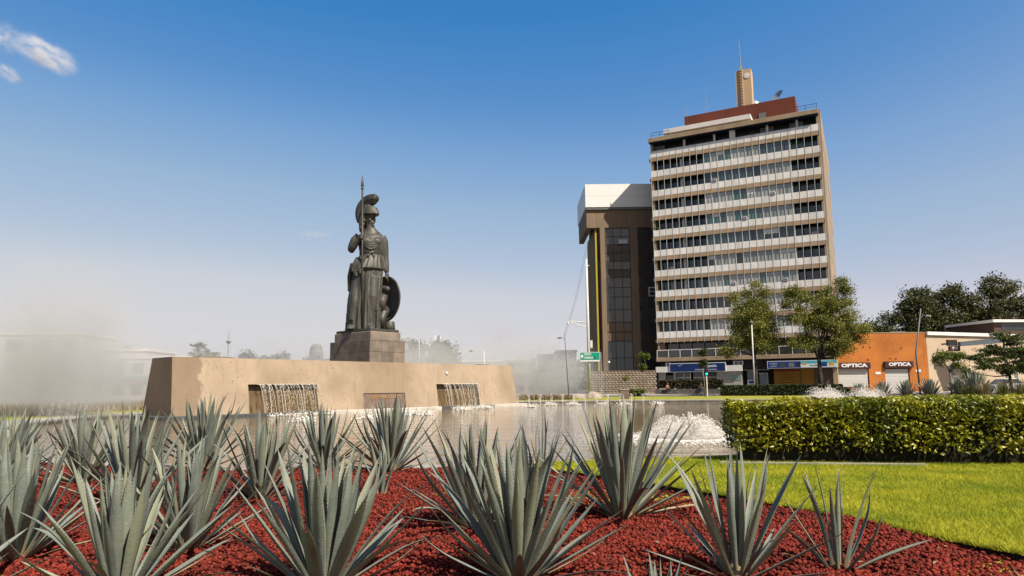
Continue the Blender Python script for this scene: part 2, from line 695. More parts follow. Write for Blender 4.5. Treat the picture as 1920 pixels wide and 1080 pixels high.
# a little dry litter lying on the gravel
lr = np.random.default_rng(41)
Pl = scatter(BED, 9, -6, 4.5, 3, 10, lr)
zl = np.array([bed_z(x, y) for x, y in Pl]) + 0.03
stuff(tag(place('leaf_litter', leaf_cloud('leaf_litter', np.c_[Pl, zl], 0.045, mat('dry_litter', (0.36, 0.27, 0.16), (0.18, 0.11, 0.06), rough=0.9, scale=5, island=0.4), aspect=0.3, upbias=2.0, jitter=0.6, rng=lr)),
          'scattered dry leaf scraps on the red gravel', 'litter'))


# ------------------------------------------------------------------ fountain wall, pedestal, statue
def wall_stain(nt, vec, colour, p):
    g = nt.nodes.new('ShaderNodeTexCoord')
    mp = nt.nodes.new('ShaderNodeMapping')
    mp.inputs['Scale'].default_value = (2.2, 2.2, 0.22)
    nt.links.new(g.outputs['Object'], mp.inputs[0])
    st = ramp_noise(nt, mp.outputs[0], 1.6, 0.54, 0.9)
    colour = mixc(nt, st, colour, (0.26, 0.19, 0.125))
    big = ramp_noise(nt, g.outputs['Object'], 0.35, 0.5, 0.72, 3)
    colour = mixc(nt, big, colour, (0.29, 0.215, 0.145))
    sp = ramp_noise(nt, g.outputs['Object'], 9.0, 0.66, 0.72, 2)
    colour = mixc(nt, sp, colour, (0.20, 0.14, 0.09))
    # damp, darker concrete near the left end and below the pedestal, with ragged edges
    n, l = nt.nodes, nt.links
    sx = n.new('ShaderNodeSeparateXYZ')
    l.new(g.outputs['Object'], sx.inputs[0])
    wob = n.new('ShaderNodeTexNoise')
    wob.inputs['Scale'].default_value = 1.3
    wob.inputs['Detail'].default_value = 6
    l.new(g.outputs['Object'], wob.inputs['Vector'])

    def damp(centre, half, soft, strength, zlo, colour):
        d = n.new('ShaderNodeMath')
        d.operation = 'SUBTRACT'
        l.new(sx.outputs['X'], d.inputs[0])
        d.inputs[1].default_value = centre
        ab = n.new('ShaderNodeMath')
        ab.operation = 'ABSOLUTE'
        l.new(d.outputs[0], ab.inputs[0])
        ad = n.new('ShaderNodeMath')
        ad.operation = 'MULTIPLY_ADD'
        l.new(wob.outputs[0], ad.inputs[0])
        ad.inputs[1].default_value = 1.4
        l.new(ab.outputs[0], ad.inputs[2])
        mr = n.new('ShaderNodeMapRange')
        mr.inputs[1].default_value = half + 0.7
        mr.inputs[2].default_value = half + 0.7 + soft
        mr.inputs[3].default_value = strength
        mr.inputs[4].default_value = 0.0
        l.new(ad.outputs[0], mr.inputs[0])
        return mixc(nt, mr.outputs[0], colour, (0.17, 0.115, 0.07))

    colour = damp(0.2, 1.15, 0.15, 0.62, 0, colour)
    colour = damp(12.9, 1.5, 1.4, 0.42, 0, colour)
    return colour


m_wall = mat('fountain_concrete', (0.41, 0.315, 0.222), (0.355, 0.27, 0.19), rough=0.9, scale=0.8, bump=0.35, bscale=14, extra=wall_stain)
m_wet = mat('wet_back_wall', (0.20, 0.135, 0.065), (0.085, 0.055, 0.025), rough=0.35, scale=1.3, stretch=(3, 3, 0.15), bump=0.4, bscale=6)
m_ledge = mat('pale_ledge', (0.60, 0.55, 0.48), (0.40, 0.36, 0.31), rough=0.8, scale=1.2)
m_ledge_dark = mat('wet_ledge', (0.06, 0.065, 0.065), (0.10, 0.10, 0.095), rough=0.3, scale=3)
m_plaque = mat('plaque_stone', (0.19, 0.135, 0.10), (0.13, 0.095, 0.075), rough=0.6, scale=2.5, bump=0.2)
m_ped = mat('pedestal_stone', (0.235, 0.19, 0.15), (0.15, 0.12, 0.095), rough=0.85, scale=1.7, bump=0.3, bscale=18, objrand=0.22)
m_bronze = mat('weathered_bronze', (0.100, 0.090, 0.074), (0.048, 0.047, 0.040), rough=0.52, scale=1.6, stretch=(1.5, 1.5, 0.5), metal=0.2, bump=0.25, bscale=9)

WANG = math.radians(49.647)
WL, WH, WT = 25.05, 2.83, 3.3
fw = thing('fountain_wall', 'long tan concrete fountain wall standing in the pool below the statue', 'wall', (-15.9, 32.1, 0), WANG)


def fy(z):
    return 0.45 * z / WH


def ex(z):
    return 0.12 * z / WH


# front face with two deep openings and one plaque niche
opens = [(3.88, 7.95, 0.0, 1.50), (17.05, 21.0, 0.0, 1.48), (11.08, 14.28, 0.0, 0.95)]
xs = sorted({0.0, WL} | {v for o in opens for v in o[:2]})
zs = [0.0, 0.95, 1.48, 1.50, WH]
mb = MB()
for i in range(len(xs) - 1):
    for j in range(len(zs) - 1):
        xm, zm = (xs[i] + xs[i + 1]) / 2, (zs[j] + zs[j + 1]) / 2
        if any(o[0] < xm < o[1] and o[2] <= zm < o[3] for o in opens):
            continue
        q = []
        for x, z in ((xs[i], zs[j]), (xs[i + 1], zs[j]), (xs[i + 1], zs[j + 1]), (xs[i], zs[j + 1])):
            xx = x + ex(z) if x == 0 else x - ex(z) if x == WL else x
            q.append((xx, fy(z), z))
        mb.add(q, [(0, 1, 2, 3)])
# ends, top, back
T = lambda x, y, z: (x, y, z)
mb.add([T(WL, 0, 0), T(WL, WT, 0), T(WL - ex(WH), WT - 0.6, WH), T(WL - ex(WH), fy(WH), WH)], [(0, 1, 2, 3)])
mb.add([T(ex(WH), fy(WH), WH), T(WL - ex(WH), fy(WH), WH), T(WL - ex(WH), WT - 0.6, WH), T(ex(WH), WT - 0.6, WH)], [(0, 1, 2, 3)])
mb.add([T(0, WT, 0), T(ex(WH), WT - 0.6, WH), T(WL - ex(WH), WT - 0.6, WH), T(WL, WT, 0)], [(0, 1, 2, 3)])
for (a, b, z0, z1), dp in zip(opens, (1.0, 1.0, 0.12)):
    mb.add([T(a, fy(z0), z0), T(a, fy(z0) + dp, z0), T(a, fy(z1) + dp, z1), T(a, fy(z1), z1)], [(0, 1, 2, 3)])
    mb.add([T(b, fy(z0), z0), T(b, fy(z1), z1), T(b, fy(z1) + dp, z1), T(b, fy(z0) + dp, z0)], [(0, 1, 2, 3)])
    mb.add([T(a, fy(z1), z1), T(a, fy(z1) + dp, z1), T(b, fy(z1) + dp, z1), T(b, fy(z1), z1)], [(0, 1, 2, 3)])
# centre block behind, carrying the pedestal
mb.box(11.6, 16.6, WT - 0.9, 6.2, -0.2, WH - 0.004)
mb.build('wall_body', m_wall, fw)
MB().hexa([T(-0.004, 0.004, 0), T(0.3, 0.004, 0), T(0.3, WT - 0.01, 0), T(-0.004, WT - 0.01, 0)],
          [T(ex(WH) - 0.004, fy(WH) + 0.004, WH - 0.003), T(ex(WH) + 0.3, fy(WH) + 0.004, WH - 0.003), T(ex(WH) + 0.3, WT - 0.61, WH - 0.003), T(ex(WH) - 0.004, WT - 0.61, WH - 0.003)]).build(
    'end_face', mat('shaded_damp_concrete', (0.135, 0.098, 0.07), (0.20, 0.14, 0.095), rough=0.7, scale=0.9, stretch=(1, 1, 0.3), bump=0.3, bscale=12), fw)  # damp brown tone, darkened further to carry the shade of this end
for (a, b, z0, z1), mm, dp in zip(opens, (m_wet, m_wet, m_plaque), (0.62, 0.62, 0.05)):
    mb = MB()
    if mm is m_wet:
        n = 14
        for k in range(n):
            xa, xb = a + (b - a) * k / n, a + (b - a) * (k + 1) / n - 0.02
            dd = dp + random.uniform(-0.03, 0.03)
            mb2 = MB()
            mb2.hexa([(xa, fy(0) + 0.25, -0.1), (xb, fy(0) + 0.25, -0.1), (xb, fy(0) + 0.9, -0.1), (xa, fy(0) + 0.9, -0.1)],
                     [(xa, dd, z1), (xb, dd, z1), (xb, dd + 0.3, z1), (xa, dd + 0.3, z1)])
            mb2.build('board', m_wet, fw)
    else:
        for k in range(5):
            w = (b - a) / 5
            mb2 = MB()
            mb2.hexa([(a + w * k + 0.01, 0.05, 0), (a + w * (k + 1) - 0.01, 0.05, 0), (a + w * (k + 1) - 0.01, 0.3, 0), (a + w * k + 0.01, 0.3, 0)],
                     [(a + w * k + 0.01, fy(z1) + 0.05, z1), (a + w * (k + 1) - 0.01, fy(z1) + 0.05, z1), (a + w * (k + 1) - 0.01, fy(z1) + 0.3, z1), (a + w * k + 0.01, fy(z1) + 0.3, z1)])
            pq = mb2.build('plaque_slab', m_plaque, fw)
            if k == 2:
                text('inscription', 'LUS PEREZ LEON', 0.3, mat('ochre_letters', (0.45, 0.24, 0.08), rough=0.6), pq,
                     ((a + b) / 2 + 0.1, 0.05 + fy(0.72) - 0.02, 0.72), (PI / 2 - 0.157, 0, 0), width=2.3)
# ledge round the foot, in lengths
lx = [-0.45, 3.4, 8.4, 11.0, 14.4, 16.9, 22.0, WL + 0.6]
for k in range(len(lx) - 1):
    dark = k in (1, 5)
    mb = MB()
    mb.box(lx[k] + 0.006, lx[k + 1] - 0.006, -0.5, 0.6, -0.9, 0.03)
    mb.build('ledge', m_ledge_dark if dark else (m_ledge_dark if k == 0 else m_ledge), fw, bevel=0.03)
MB().box(-0.45, 0.55, 0.61, WT + 0.4, -0.9, 0.03).build('ledge', m_ledge_dark, fw, bevel=0.03)
# hatch cover and low flat slabs on top
MB().box(1.6, 3.4, 0.9, 1.9, WH + 0.002, WH + 0.07).build('hatch', m_ped, fw)
MB().box(21.9, 23.0, 0.8, 1.4, WH + 0.002, WH + 0.06).build('hatch', m_ped, fw)
# round wall lamp
MB().lathe([(0.09, 0), (0.12, 0.03), (0.10, 0.07), (0.04, 0.09)], 14).build('round_lamp', mat('milky_glass', (0.55, 0.58, 0.62), rough=0.3), fw,
                                                                          loc=(18.1, fy(2.2) - 0.002, 2.2), rot=(PI / 2 - 0.157, 0, 0), smooth=True)

# --- pedestal
PX0, PX1, PY0, PY1 = 12.58, 15.45, 1.53, 5.75
pd = thing('pedestal', 'stepped brown stone pedestal on top of the fountain wall', 'pedestal', (0, 0, 0), WANG)
pd.location = Vector((-15.9, 32.1, 0)) + Matrix.Rotation(WANG, 3, 'Z') @ Vector(((PX0 + PX1) / 2, (PY0 + PY1) / 2, WH + 0.003))
hx, hy = (PX1 - PX0) / 2, (PY1 - PY0) / 2
MB().box(-hx + 0.05, hx - 0.05, -hy + 0.05, hy - 0.05, 0, 1.45).build('core', m_ped, pd)
MB().box(-hx + 0.20, hx - 0.20, -hy + 0.20, hy - 0.20, 1.45, 2.02).build('upper_course', m_ped, pd, bevel=0.03)
MB().box(-hx + 0.27, hx - 0.27, -hy + 0.27, hy - 0.27, 2.02, 2.2).build('plinth', m_bronze, pd, bevel=0.03)
MB().box(-hx, hx, -hy, hy, 1.40, 1.452).build('cap_course', m_ped, pd, bevel=0.012)
for r in range(2):
    z0, z1 = 0.0 + r * 0.7, 0.7 + r * 0.7
    for k in range(3):
        w = 2 * hx / 3
        for y0, y1 in ((-hy - 0.002, -hy + 0.05), (hy - 0.05, hy + 0.002)):
            MB().box(-hx + w * k + 0.006, -hx + w * (k + 1) - 0.006, y0, y1, z0 + 0.006, z1 - 0.006).build('stone_slab', m_ped, pd, bevel=0.008)
    for k in range(4):
        w = (2 * hy - 0.1) / 4
        for x0, x1 in ((-hx - 0.002, -hx + 0.05), (hx - 0.05, hx + 0.002)):
            MB().box(x0, x1, -hy + 0.05 + w * k + 0.006, -hy + 0.05 + w * (k + 1) - 0.006, z0 + 0.006, z1 - 0.006).build('stone_slab', m_ped, pd, bevel=0.008)

# --- statue (local frame: x to the viewer's right, -y towards the viewer)
sp = pd.location + Vector((-0.10, -0.05, 2.2))
st_root = thing('statue', 'dark bronze statue of helmeted robed woman with spear and shield on pedestal', 'statue', sp, math.radians(11.95), scale=1.025)
PH = math.radians(48)      # the head looks to the viewer's right


def remesh(mb, name, m, parent, voxel=0.035, smooth=3):
    me = mb.mesh(name, m)
    tmp = bpy.data.objects.new(name + '_tmp', me)
    col.objects.link(tmp)
    r = tmp.modifiers.new('r', 'REMESH')
    r.mode = 'VOXEL'
    r.voxel_size = voxel
    r.use_smooth_shade = True
    s = tmp.modifiers.new('s', 'SMOOTH')
    s.iterations = smooth
    s.factor = 0.5
    dg = bpy.context.evaluated_depsgraph_get()
    out = bpy.data.meshes.new_from_object(tmp.evaluated_get(dg))
    out.name = name
    bpy.data.objects.remove(tmp)
    out.polygons.foreach_set('use_smooth', [True] * len(out.polygons))
    if not out.materials:
        out.materials.append(m)
    return place(name, out, parent)


def smooth_sections(secs, step=0.09):
    """secs: (z, cx, cy, rx, ry, fold) -> interpolated"""
    a = np.array(secs, float)
    z = np.arange(a[0, 0], a[-1, 0] + 1e-6, step)
    out = [z]
    for c in range(1, a.shape[1]):
        # smooth monotone-ish interpolation
        t = np.interp(z, a[:, 0], a[:, c])
        kk = np.array([1, 2, 3, 2, 1.]) / 9
        tp = np.pad(t, 2, mode='edge')
        out.append(np.convolve(tp, kk, 'valid'))
    return np.array(out).T


def robe(mb, secs, n=72, seed=1, freq=13, sag=0.0):
    rr = random.Random(seed)
    ph = [rr.uniform(0, 6.28) for _ in range(4)]
    rings = []
    for z, cx, cy, rx, ry, fo in smooth_sections(secs):
        ring = []
        for k in range(n):
            t = 2 * PI * k / n
            f = (0.6 * abs(math.sin(freq * 0.5 * t + ph[0] + 0.25 * math.sin(z * 0.9))) ** 0.7 + 0.45 * math.sin(freq * 1.37 * t + ph[1] + 0.3 * z)
                 + 0.35 * math.sin(5 * t + ph[2] + 0.35 * z)) * fo
            ring.append((cx + (rx + f) * math.cos(t), cy + (ry + f) * math.sin(t), z))
        rings.append(ring)
    mb.loft(rings)


b = MB()
# skirt
robe(b, [(0.0, -0.17, 0, 1.08, 0.80, 0.075), (0.5, -0.17, 0, 1.04, 0.78, 0.075), (1.2, -0.14, 0, 1.03, 0.74, 0.07), (2.0, -0.10, 0, 1.03, 0.74, 0.065),
         (2.8, -0.02, 0, 0.98, 0.74, 0.055), (3.6, 0.05, 0, 0.93, 0.72, 0.045), (4.3, 0.12, 0, 0.84, 0.66, 0.03), (5.0, 0.26, 0, 0.62, 0.5, 0.02)], freq=15)
# peplum
robe(b, [(3.98, 0.03, 0, 1.12, 0.86, 0.06), (4.1, 0.04, 0, 1.10, 0.84, 0.055), (4.5, 0.14, 0, 0.92, 0.72, 0.045), (4.85, 0.25, 0, 0.74, 0.58, 0.035), (5.05, 0.29, 0, 0.66, 0.52, 0.02)], freq=17, seed=3)
# torso
robe(b, [(4.9, 0.29, 0, 0.66, 0.50, 0.01), (5.12, 0.29, -0.04, 0.76, 0.56, 0.02), (5.45, 0.26, -0.08, 0.80, 0.60, 0.012), (5.75, 0.25, -0.08, 0.83, 0.60, 0.006),
         (6.1, 0.24, -0.02, 0.86, 0.50, 0.0), (6.32, 0.23, 0.0, 0.80, 0.42, 0.0), (6.5, 0.27, 0.02, 0.55, 0.36, 0.0), (6.66, 0.22, 0.02, 0.34, 0.31, 0.0),
         (6.95, 0.15, 0.0, 0.28, 0.29, 0.0), (7.25, 0.10, 0.0, 0.28, 0.29, 0.0)], freq=9, seed=5)
for sx in (-0.10, 0.60):
    b.ellipsoid((sx, -0.42, 5.78), (0.33, 0.26, 0.30))
# draped swags across the chest, neckline and belt
for k, (dz, w) in enumerate(((0.0, 0.30), (0.0, 0.42), (0.0, 0.54), (0.0, 0.64))):
    pts = []
    for i in range(13):
        u = -1 + i / 6
        x = 0.25 + u * w
        zz = 5.92 - (0.20 + 0.16 * k) * (1 - u * u)
        yy = -0.05 - 0.62 * math.sqrt(max(0.05, 1 - ((x - 0.25) / 0.86) ** 2))
        pts.append((x, yy, zz))
    b.tube(pts, 0.035, 6)
b.tube([(0.25 + 0.70 * math.cos(t), -0.01 + 0.56 * math.sin(t), 5.08 + 0.03 * math.sin(9 * t)) for t in np.linspace(0, 2 * PI, 40)], 0.065, 7)
b.tube([(-0.35, -0.46, 6.0), (0.0, -0.56, 5.985), (0.35, -0.58, 5.975), (0.85, -0.40, 5.96)], 0.035, 6)
b.tube([(0.30 + 0.36 * math.cos(t), -0.30 + 0.18 * math.sin(t), 6.42 + 0.18 * math.sin(t)) for t in np.linspace(PI, 2 * PI, 14)], 0.03, 6)
for sx, zz in ((0.05, 4.72), (0.52, 4.74)):
    b.tube([(0.29, -0.60, 5.08), ((0.29 + sx) / 2, -0.70, 4.95), (sx, -0.74, zz)], [0.06, 0.05, 0.06], 6)
# advanced knee and shin under the cloth
b.tube([(0.42, -0.35, 3.4), (0.40, -0.66, 2.1), (0.32, -0.62, 1.1), (0.27, -0.72, 0.25)], [0.42, 0.34, 0.24, 0.17], 14)
b.tube([(-0.55, -0.2, 3.2), (-0.75, -0.45, 1.8), (-0.85, -0.5, 0.6)], [0.4, 0.34, 0.24], 12)
# long strong folds hanging in front
for x0, x1, y in ((-0.45, -0.30, -0.74), (-0.05, -0.02, -0.82), (0.16, 0.08, -0.84), (0.72, 0.80, -0.62), (0.86, 0.92, -0.5), (-0.75, -0.62, -0.6)):
    b.tube([(x1 + 0.1, y + 0.2, 3.9), (x1, y + 0.02, 2.6), (x0, y - 0.02, 1.2), (x0 - 0.02, y - 0.06, 0.02)], [0.05, 0.08, 0.085, 0.1], 7)
# drapery falling over the spear-side hip
for k in range(5):
    x = -0.90 + 0.12 * k
    b.tube([(x + 0.25, -0.25 - 0.06 * k, 4.75), (x + 0.05, -0.42 - 0.06 * k, 4.2), (x + 0.03 * (k % 2), -0.5 - 0.06 * k, 3.75 - 0.16 * (k % 3))], [0.07, 0.12, 0.09], 7)
b.tube([(-0.95, 0.0, 4.4), (-1.1, 0.0, 3.5), (-1.12, 0.05, 2.55)], [0.12, 0.14, 0.08], 8)
# feet
for fx, fyy in ((-0.98, -0.62), (0.34, -0.95)):
    b.tube([(fx, fyy + 0.45, 0.22), (fx, fyy + 0.1, 0.2), (fx + 0.03, fyy - 0.22, 0.12)], [(0.2, 0.2), (0.2, 0.17), (0.19, 0.10)], 12)
    for k in range(5):
        xx = fx - 0.15 + 0.08 * k
        b.tube([(xx, fyy - 0.2, 0.1), (xx + 0.01, fyy - 0.40 + 0.025 * abs(k - 1), 0.07)], [0.055, 0.05], 7)
# arms: the bent one holding the spear, the hanging one resting on the shield
b.tube([(-0.52, 0.0, 6.22), (-0.80, 0.02, 5.95), (-0.98, 0.0, 5.55), (-1.05, -0.06, 5.22)], [0.27, 0.27, 0.24, 0.21], 14)
b.tube([(-1.05, -0.06, 5.20), (-0.86, -0.34, 5.42), (-0.62, -0.58, 5.75), (-0.50, -0.70, 5.90)], [0.22, 0.22, 0.175, 0.135], 14)
b.tube([(0.95, 0.0, 6.22), (1.12, 0.03, 5.9), (1.17, 0.05, 5.3), (1.19, 0.05, 4.8), (1.24, -0.02, 4.25), (1.28, -0.08, 3.85)], [0.25, 0.245, 0.225, 0.21, 0.20, 0.15], 14)
# spear hand: palm beside the shaft, four fingers curling round, thumb opposite
b.ellipsoid((-0.47, -0.74, 5.98), (0.12, 0.15, 0.19))
for k in range(4):
    z = 6.12 - 0.085 * k
    b.tube([(-0.50, -0.84, z), (-0.40, -0.93, z + 0.01), (-0.28, -0.90, z + 0.02), (-0.25, -0.80, z + 0.02)], [0.05, 0.05, 0.046, 0.04], 7)
b.tube([(-0.46, -0.66, 6.08), (-0.34, -0.66, 6.17), (-0.26, -0.74, 6.2)], [0.06, 0.05, 0.042], 7)
# lowered hand
b.ellipsoid((1.30, -0.10, 3.62), (0.14, 0.18, 0.24))
for k in range(4):
    y = -0.22 + 0.085 * k
    b.tube([(1.31, y, 3.5), (1.37, y - 0.02, 3.32), (1.40, y - 0.02, 3.16 + 0.02 * abs(k - 1))], [0.052, 0.048, 0.038], 7)
b.tube([(1.24, -0.2, 3.62), (1.22, -0.28, 3.48), (1.25, -0.3, 3.38)], [0.055, 0.05, 0.04], 7)
# head and hair, in a frame turned to the side
HR = Matrix.Rotation(PH, 3, 'Z')
HC = Vector((0.09, 0.0, 7.34))


def H(x, y, z):
    return HC + HR @ Vector((x * 1.1, y * 1.1, z * 1.08))


b.ellipsoid(H(0, 0.04, 0.12), (0.37, 0.44, 0.54), rot=HR)
b.ellipsoid(H(0, -0.10, -0.16), (0.28, 0.30, 0.33), rot=HR)          # jaw
b.ellipsoid(H(0, -0.33, -0.38), (0.11, 0.09, 0.09), rot=HR)          # chin
b.tube([H(0, -0.36, 0.18), H(0, -0.46, 0.02), H(0, -0.50, -0.05)], [0.045, 0.06, 0.075], 8)   # nose
b.tube([H(-0.25, -0.30, 0.22), H(-0.1, -0.385, 0.235), H(0.1, -0.385, 0.235), H(0.25, -0.30, 0.22)], 0.055, 7)   # brow
for s in (-1, 1):
    b.ellipsoid(H(0.14 * s, -0.335, 0.11), (0.075, 0.05, 0.045), rot=HR)
    b.ellipsoid(H(0.2 * s, -0.26, -0.08), (0.10, 0.09, 0.10), rot=HR)
b.tube([H(-0.12, -0.36, -0.19), H(0, -0.41, -0.175), H(0.12, -0.36, -0.19)], [0.03, 0.042, 0.03], 7)
b.tube([H(-0.10, -0.36, -0.25), H(0, -0.40, -0.255), H(0.10, -0.36, -0.25)], [0.03, 0.042, 0.03], 7)
for s in (-1, 1):
    for k in range(4):
        b.ellipsoid(H(0.36 * s, 0.10 + 0.05 * k, 0.15 - 0.24 * k), (0.14, 0.2, 0.17), rot=HR)
    b.tube([H(0.37 * s, 0.2, 0.2), H(0.36 * s, 0.28, -0.3), H(0.33 * s, 0.3, -0.8)], [0.16, 0.17, 0.12], 8)
b.tube([H(0, 0.3, 0.2), H(0, 0.38, -0.4), H(0, 0.35, -0.95)], [0.3, 0.26, 0.15], 10)
remesh(b, 'figure', m_bronze, st_root, 0.038, 2)

# helmet with brim and high crest
hb = MB()
rings = []
for z, r, fwd in ((0.30, 0.47, 0.0), (0.45, 0.47, 0), (0.62, 0.44, 0), (0.78, 0.37, 0), (0.92, 0.25, 0), (1.0, 0.1, 0)):
    rings.append([H(r * math.cos(t) * 0.92, r * math.sin(t) * 1.12 + 0.05, z) for t in np.linspace(0, 2 * PI, 24, endpoint=False)])
hb.loft(rings)
rings = []
for z, k in ((0.26, 1.0), (0.34, 0.98), (0.50, 0.80), (0.74, 0.3)):      # raised visor with a pointed brim
    ring = []
    for t in np.linspace(PI, 2 * PI, 14):
        ring.append(H(0.50 * math.cos(t) * (0.7 + 0.3 * k), 0.02 + (0.56 + 0.20 * k * math.sin(-t) ** 3) * math.sin(t) * (0.85 + 0.15 * k), z - 0.02 * math.sin(-t)))
    ring += [H(0.3, 0.1, z), H(-0.3, 0.1, z)]
    rings.append(ring)
hb.loft(rings)
hel = remesh(hb, 'helmet', m_bronze, st_root, 0.03, 2)
outer = catmull([(-0.60, 1.20), (-0.62, 1.40), (-0.42, 1.56), (0.0, 1.56), (0.42, 1.42), (0.80, 1.10), (0.98, 0.66), (0.95, 0.22), (0.78, -0.14)], 4, closed=False)
inner = catmull([(-0.52, 1.10), (-0.44, 0.98), (-0.26, 0.90), (-0.02, 0.86), (0.20, 0.78), (0.36, 0.62), (0.44, 0.42), (0.50, 0.15), (0.60, -0.12)], 4, closed=False)
cb = MB()
rings = []
for (oy, oz), (iy, iz) in zip(outer, inner):
    rings.append([H(-0.16, iy, iz), H(-0.24, (iy + oy) / 2, (iz + oz) / 2), H(-0.18, oy * 0.93 + iy * 0.07, oz * 0.93 + iz * 0.07), H(0, oy, oz),
                  H(0.18, oy * 0.93 + iy * 0.07, oz * 0.93 + iz * 0.07), H(0.24, (iy + oy) / 2, (iz + oz) / 2), H(0.16, iy, iz)])
cb.loft(rings)
remesh(cb, 'crest', m_bronze, hel, 0.03, 2)
# spear
s0, s1 = Vector((-0.22, -0.82, 0.0)), Vector((-0.36, -0.80, 9.55))
sb = MB()
sb.tube([s0, s0.lerp(s1, 0.965)], 0.06, 10)
sb.tube([s0.lerp(s1, 0.955), s0.lerp(s1, 0.963), s0.lerp(s1, 0.975)], [0.06, 0.10, 0.06], 10)
spo = sb.build('spear', m_bronze, st_root, smooth=True)
tb = MB()
tb.tube([s0.lerp(s1, 0.965), s0.lerp(s1, 0.985), s0.lerp(s1, 1.005), s0.lerp(s1, 1.06)], [0.04, 0.10, 0.075, 0.008], 8)
tb.build('spearhead', m_bronze, spo, smooth=True)
# shield: a dished disc seen from its hollow side
sh = MB()
prof = [(0.02, 0.30), (0.6, 0.27), (1.1, 0.16), (1.38, 0.02), (1.40, -0.04), (1.52, -0.05), (1.52, 0.04), (1.44, 0.10), (1.15, 0.26), (0.6, 0.37), (0.02, 0.40)]
n = 48
rings = []
for r, z in prof:
    rings.append([(r * math.cos(2 * PI * k / n), r * math.sin(2 * PI * k / n), z) for k in range(n)])
sh.loft(rings)
sho = sh.build('shield', m_bronze, st_root, smooth=True, loc=(1.22, 0.30, 2.12))
nz_ = Vector((0.8, 0.6, 0.0))            # dome side points away from the figure
sho.rotation_euler = nz_.to_track_quat('Z', 'Y').to_euler()
# serpent rising inside the shield
sn = MB()
path = catmull([(1.25, 0.2, 0.1), (1.0, -0.15, 0.25), (0.98, -0.42, 0.65), (1.12, -0.2, 1.1), (1.22, 0.05, 1.35), (1.0, -0.25, 1.5), (0.98, -0.45, 1.85),
                (1.1, -0.2, 2.2), (1.08, 0.0, 2.5), (1.05, -0.2, 2.72), (1.25, -0.4, 2.70), (1.45, -0.55, 2.62)], 6, closed=False)
rad = [0.20 + 0.10 * math.sin(PI * min(1, i / len(path) * 1.1)) if i < len(path) * 0.8 else 0.2 for i in range(len(path))]
rad[-1] = 0.07
rad[-2] = 0.12
rad[-3] = 0.16
sn.tube(path, rad, 12)
remesh(sn, 'serpent', m_bronze, st_root, 0.04, 2)
MB().lathe([(0.36, 0.0), (0.34, 0.3), (0.30, 0.58), (0.28, 0.6), (0.02, 0.6)], 18, (1.52, -0.05, 0)).build('stump', m_bronze, st_root, smooth=True)


# ------------------------------------------------------------------ agaves
def agave_look(nt, vec, colour, p):
    n, l = nt.nodes, nt.links
    tc = n.new('ShaderNodeTexCoord')
    oi = n.new('ShaderNodeObjectInfo')
    # per-leaf offset so shared meshes do not repeat
    cmb = n.new('ShaderNodeVectorMath')
    cmb.operation = 'MULTIPLY_ADD'
    l.new(tc.outputs['Object'], cmb.inputs[0])
    cmb.inputs[1].default_value = (26, 2.2, 26)
    mul = n.new('ShaderNodeMath')
    mul.operation = 'MULTIPLY'
    mul.inputs[1].default_value = 57.0
    l.new(oi.outputs['Random'], mul.inputs[0])
    l.new(mul.outputs[0], cmb.inputs[2])
    streak = ramp_noise(nt, cmb.outputs[0], 1.0, 0.38, 0.7, 4)
    colour = mixc(nt, streak, colour, (0.19, 0.21, 0.155))
    # some leaves yellower, some bluer
    hue = n.new('ShaderNodeMapRange')
    hue.inputs[1].default_value = 0.55
    hue.inputs[2].default_value = 1.0
    hue.inputs[4].default_value = 0.55
    l.new(oi.outputs['Random'], hue.inputs[0])
    colour = mixc(nt, hue.outputs[0], colour, (0.33, 0.33, 0.19))
    # pale worn tissue and speckle
    sp = n.new('ShaderNodeVectorMath')
    sp.operation = 'MULTIPLY_ADD'
    l.new(tc.outputs['Object'], sp.inputs[0])
    sp.inputs[1].default_value = (9, 9, 9)
    l.new(mul.outputs[0], sp.inputs[2])
    spk = ramp_noise(nt, sp.outputs[0], 6.0, 0.63, 0.72, 4)
    colour = mixc(nt, spk, colour, (0.38, 0.35, 0.27))
    # reddish-pale leaf base (y near 0)
    sx = n.new('ShaderNodeSeparateXYZ')
    l.new(tc.outputs['Object'], sx.inputs[0])
    br = n.new('ShaderNodeMapRange')
    br.inputs[1].default_value = 0.03
    br.inputs[2].default_value = 0.14
    br.inputs[3].default_value = 0.8
    br.inputs[4].default_value = 0.0
    l.new(sx.outputs['Y'], br.inputs[0])
    return mixc(nt, br.outputs[0], colour, (0.26, 0.19, 0.10))


m_agave = mat('agave_leaf', (0.225, 0.250, 0.218), (0.130, 0.158, 0.146), rough=0.55, scale=6, spec=0.22, objrand=0.16, bump=0.12, bscale=40, extra=agave_look)
m_spine = mat('agave_spine', (0.06, 0.025, 0.012), (0.12, 0.06, 0.03), rough=0.6, scale=20)
m_dry = mat('dry_agave_leaf', (0.34, 0.27, 0.17), (0.20, 0.12, 0.06), rough=0.8, scale=9, stretch=(1, 1, 1), objrand=0.25, bump=0.3)


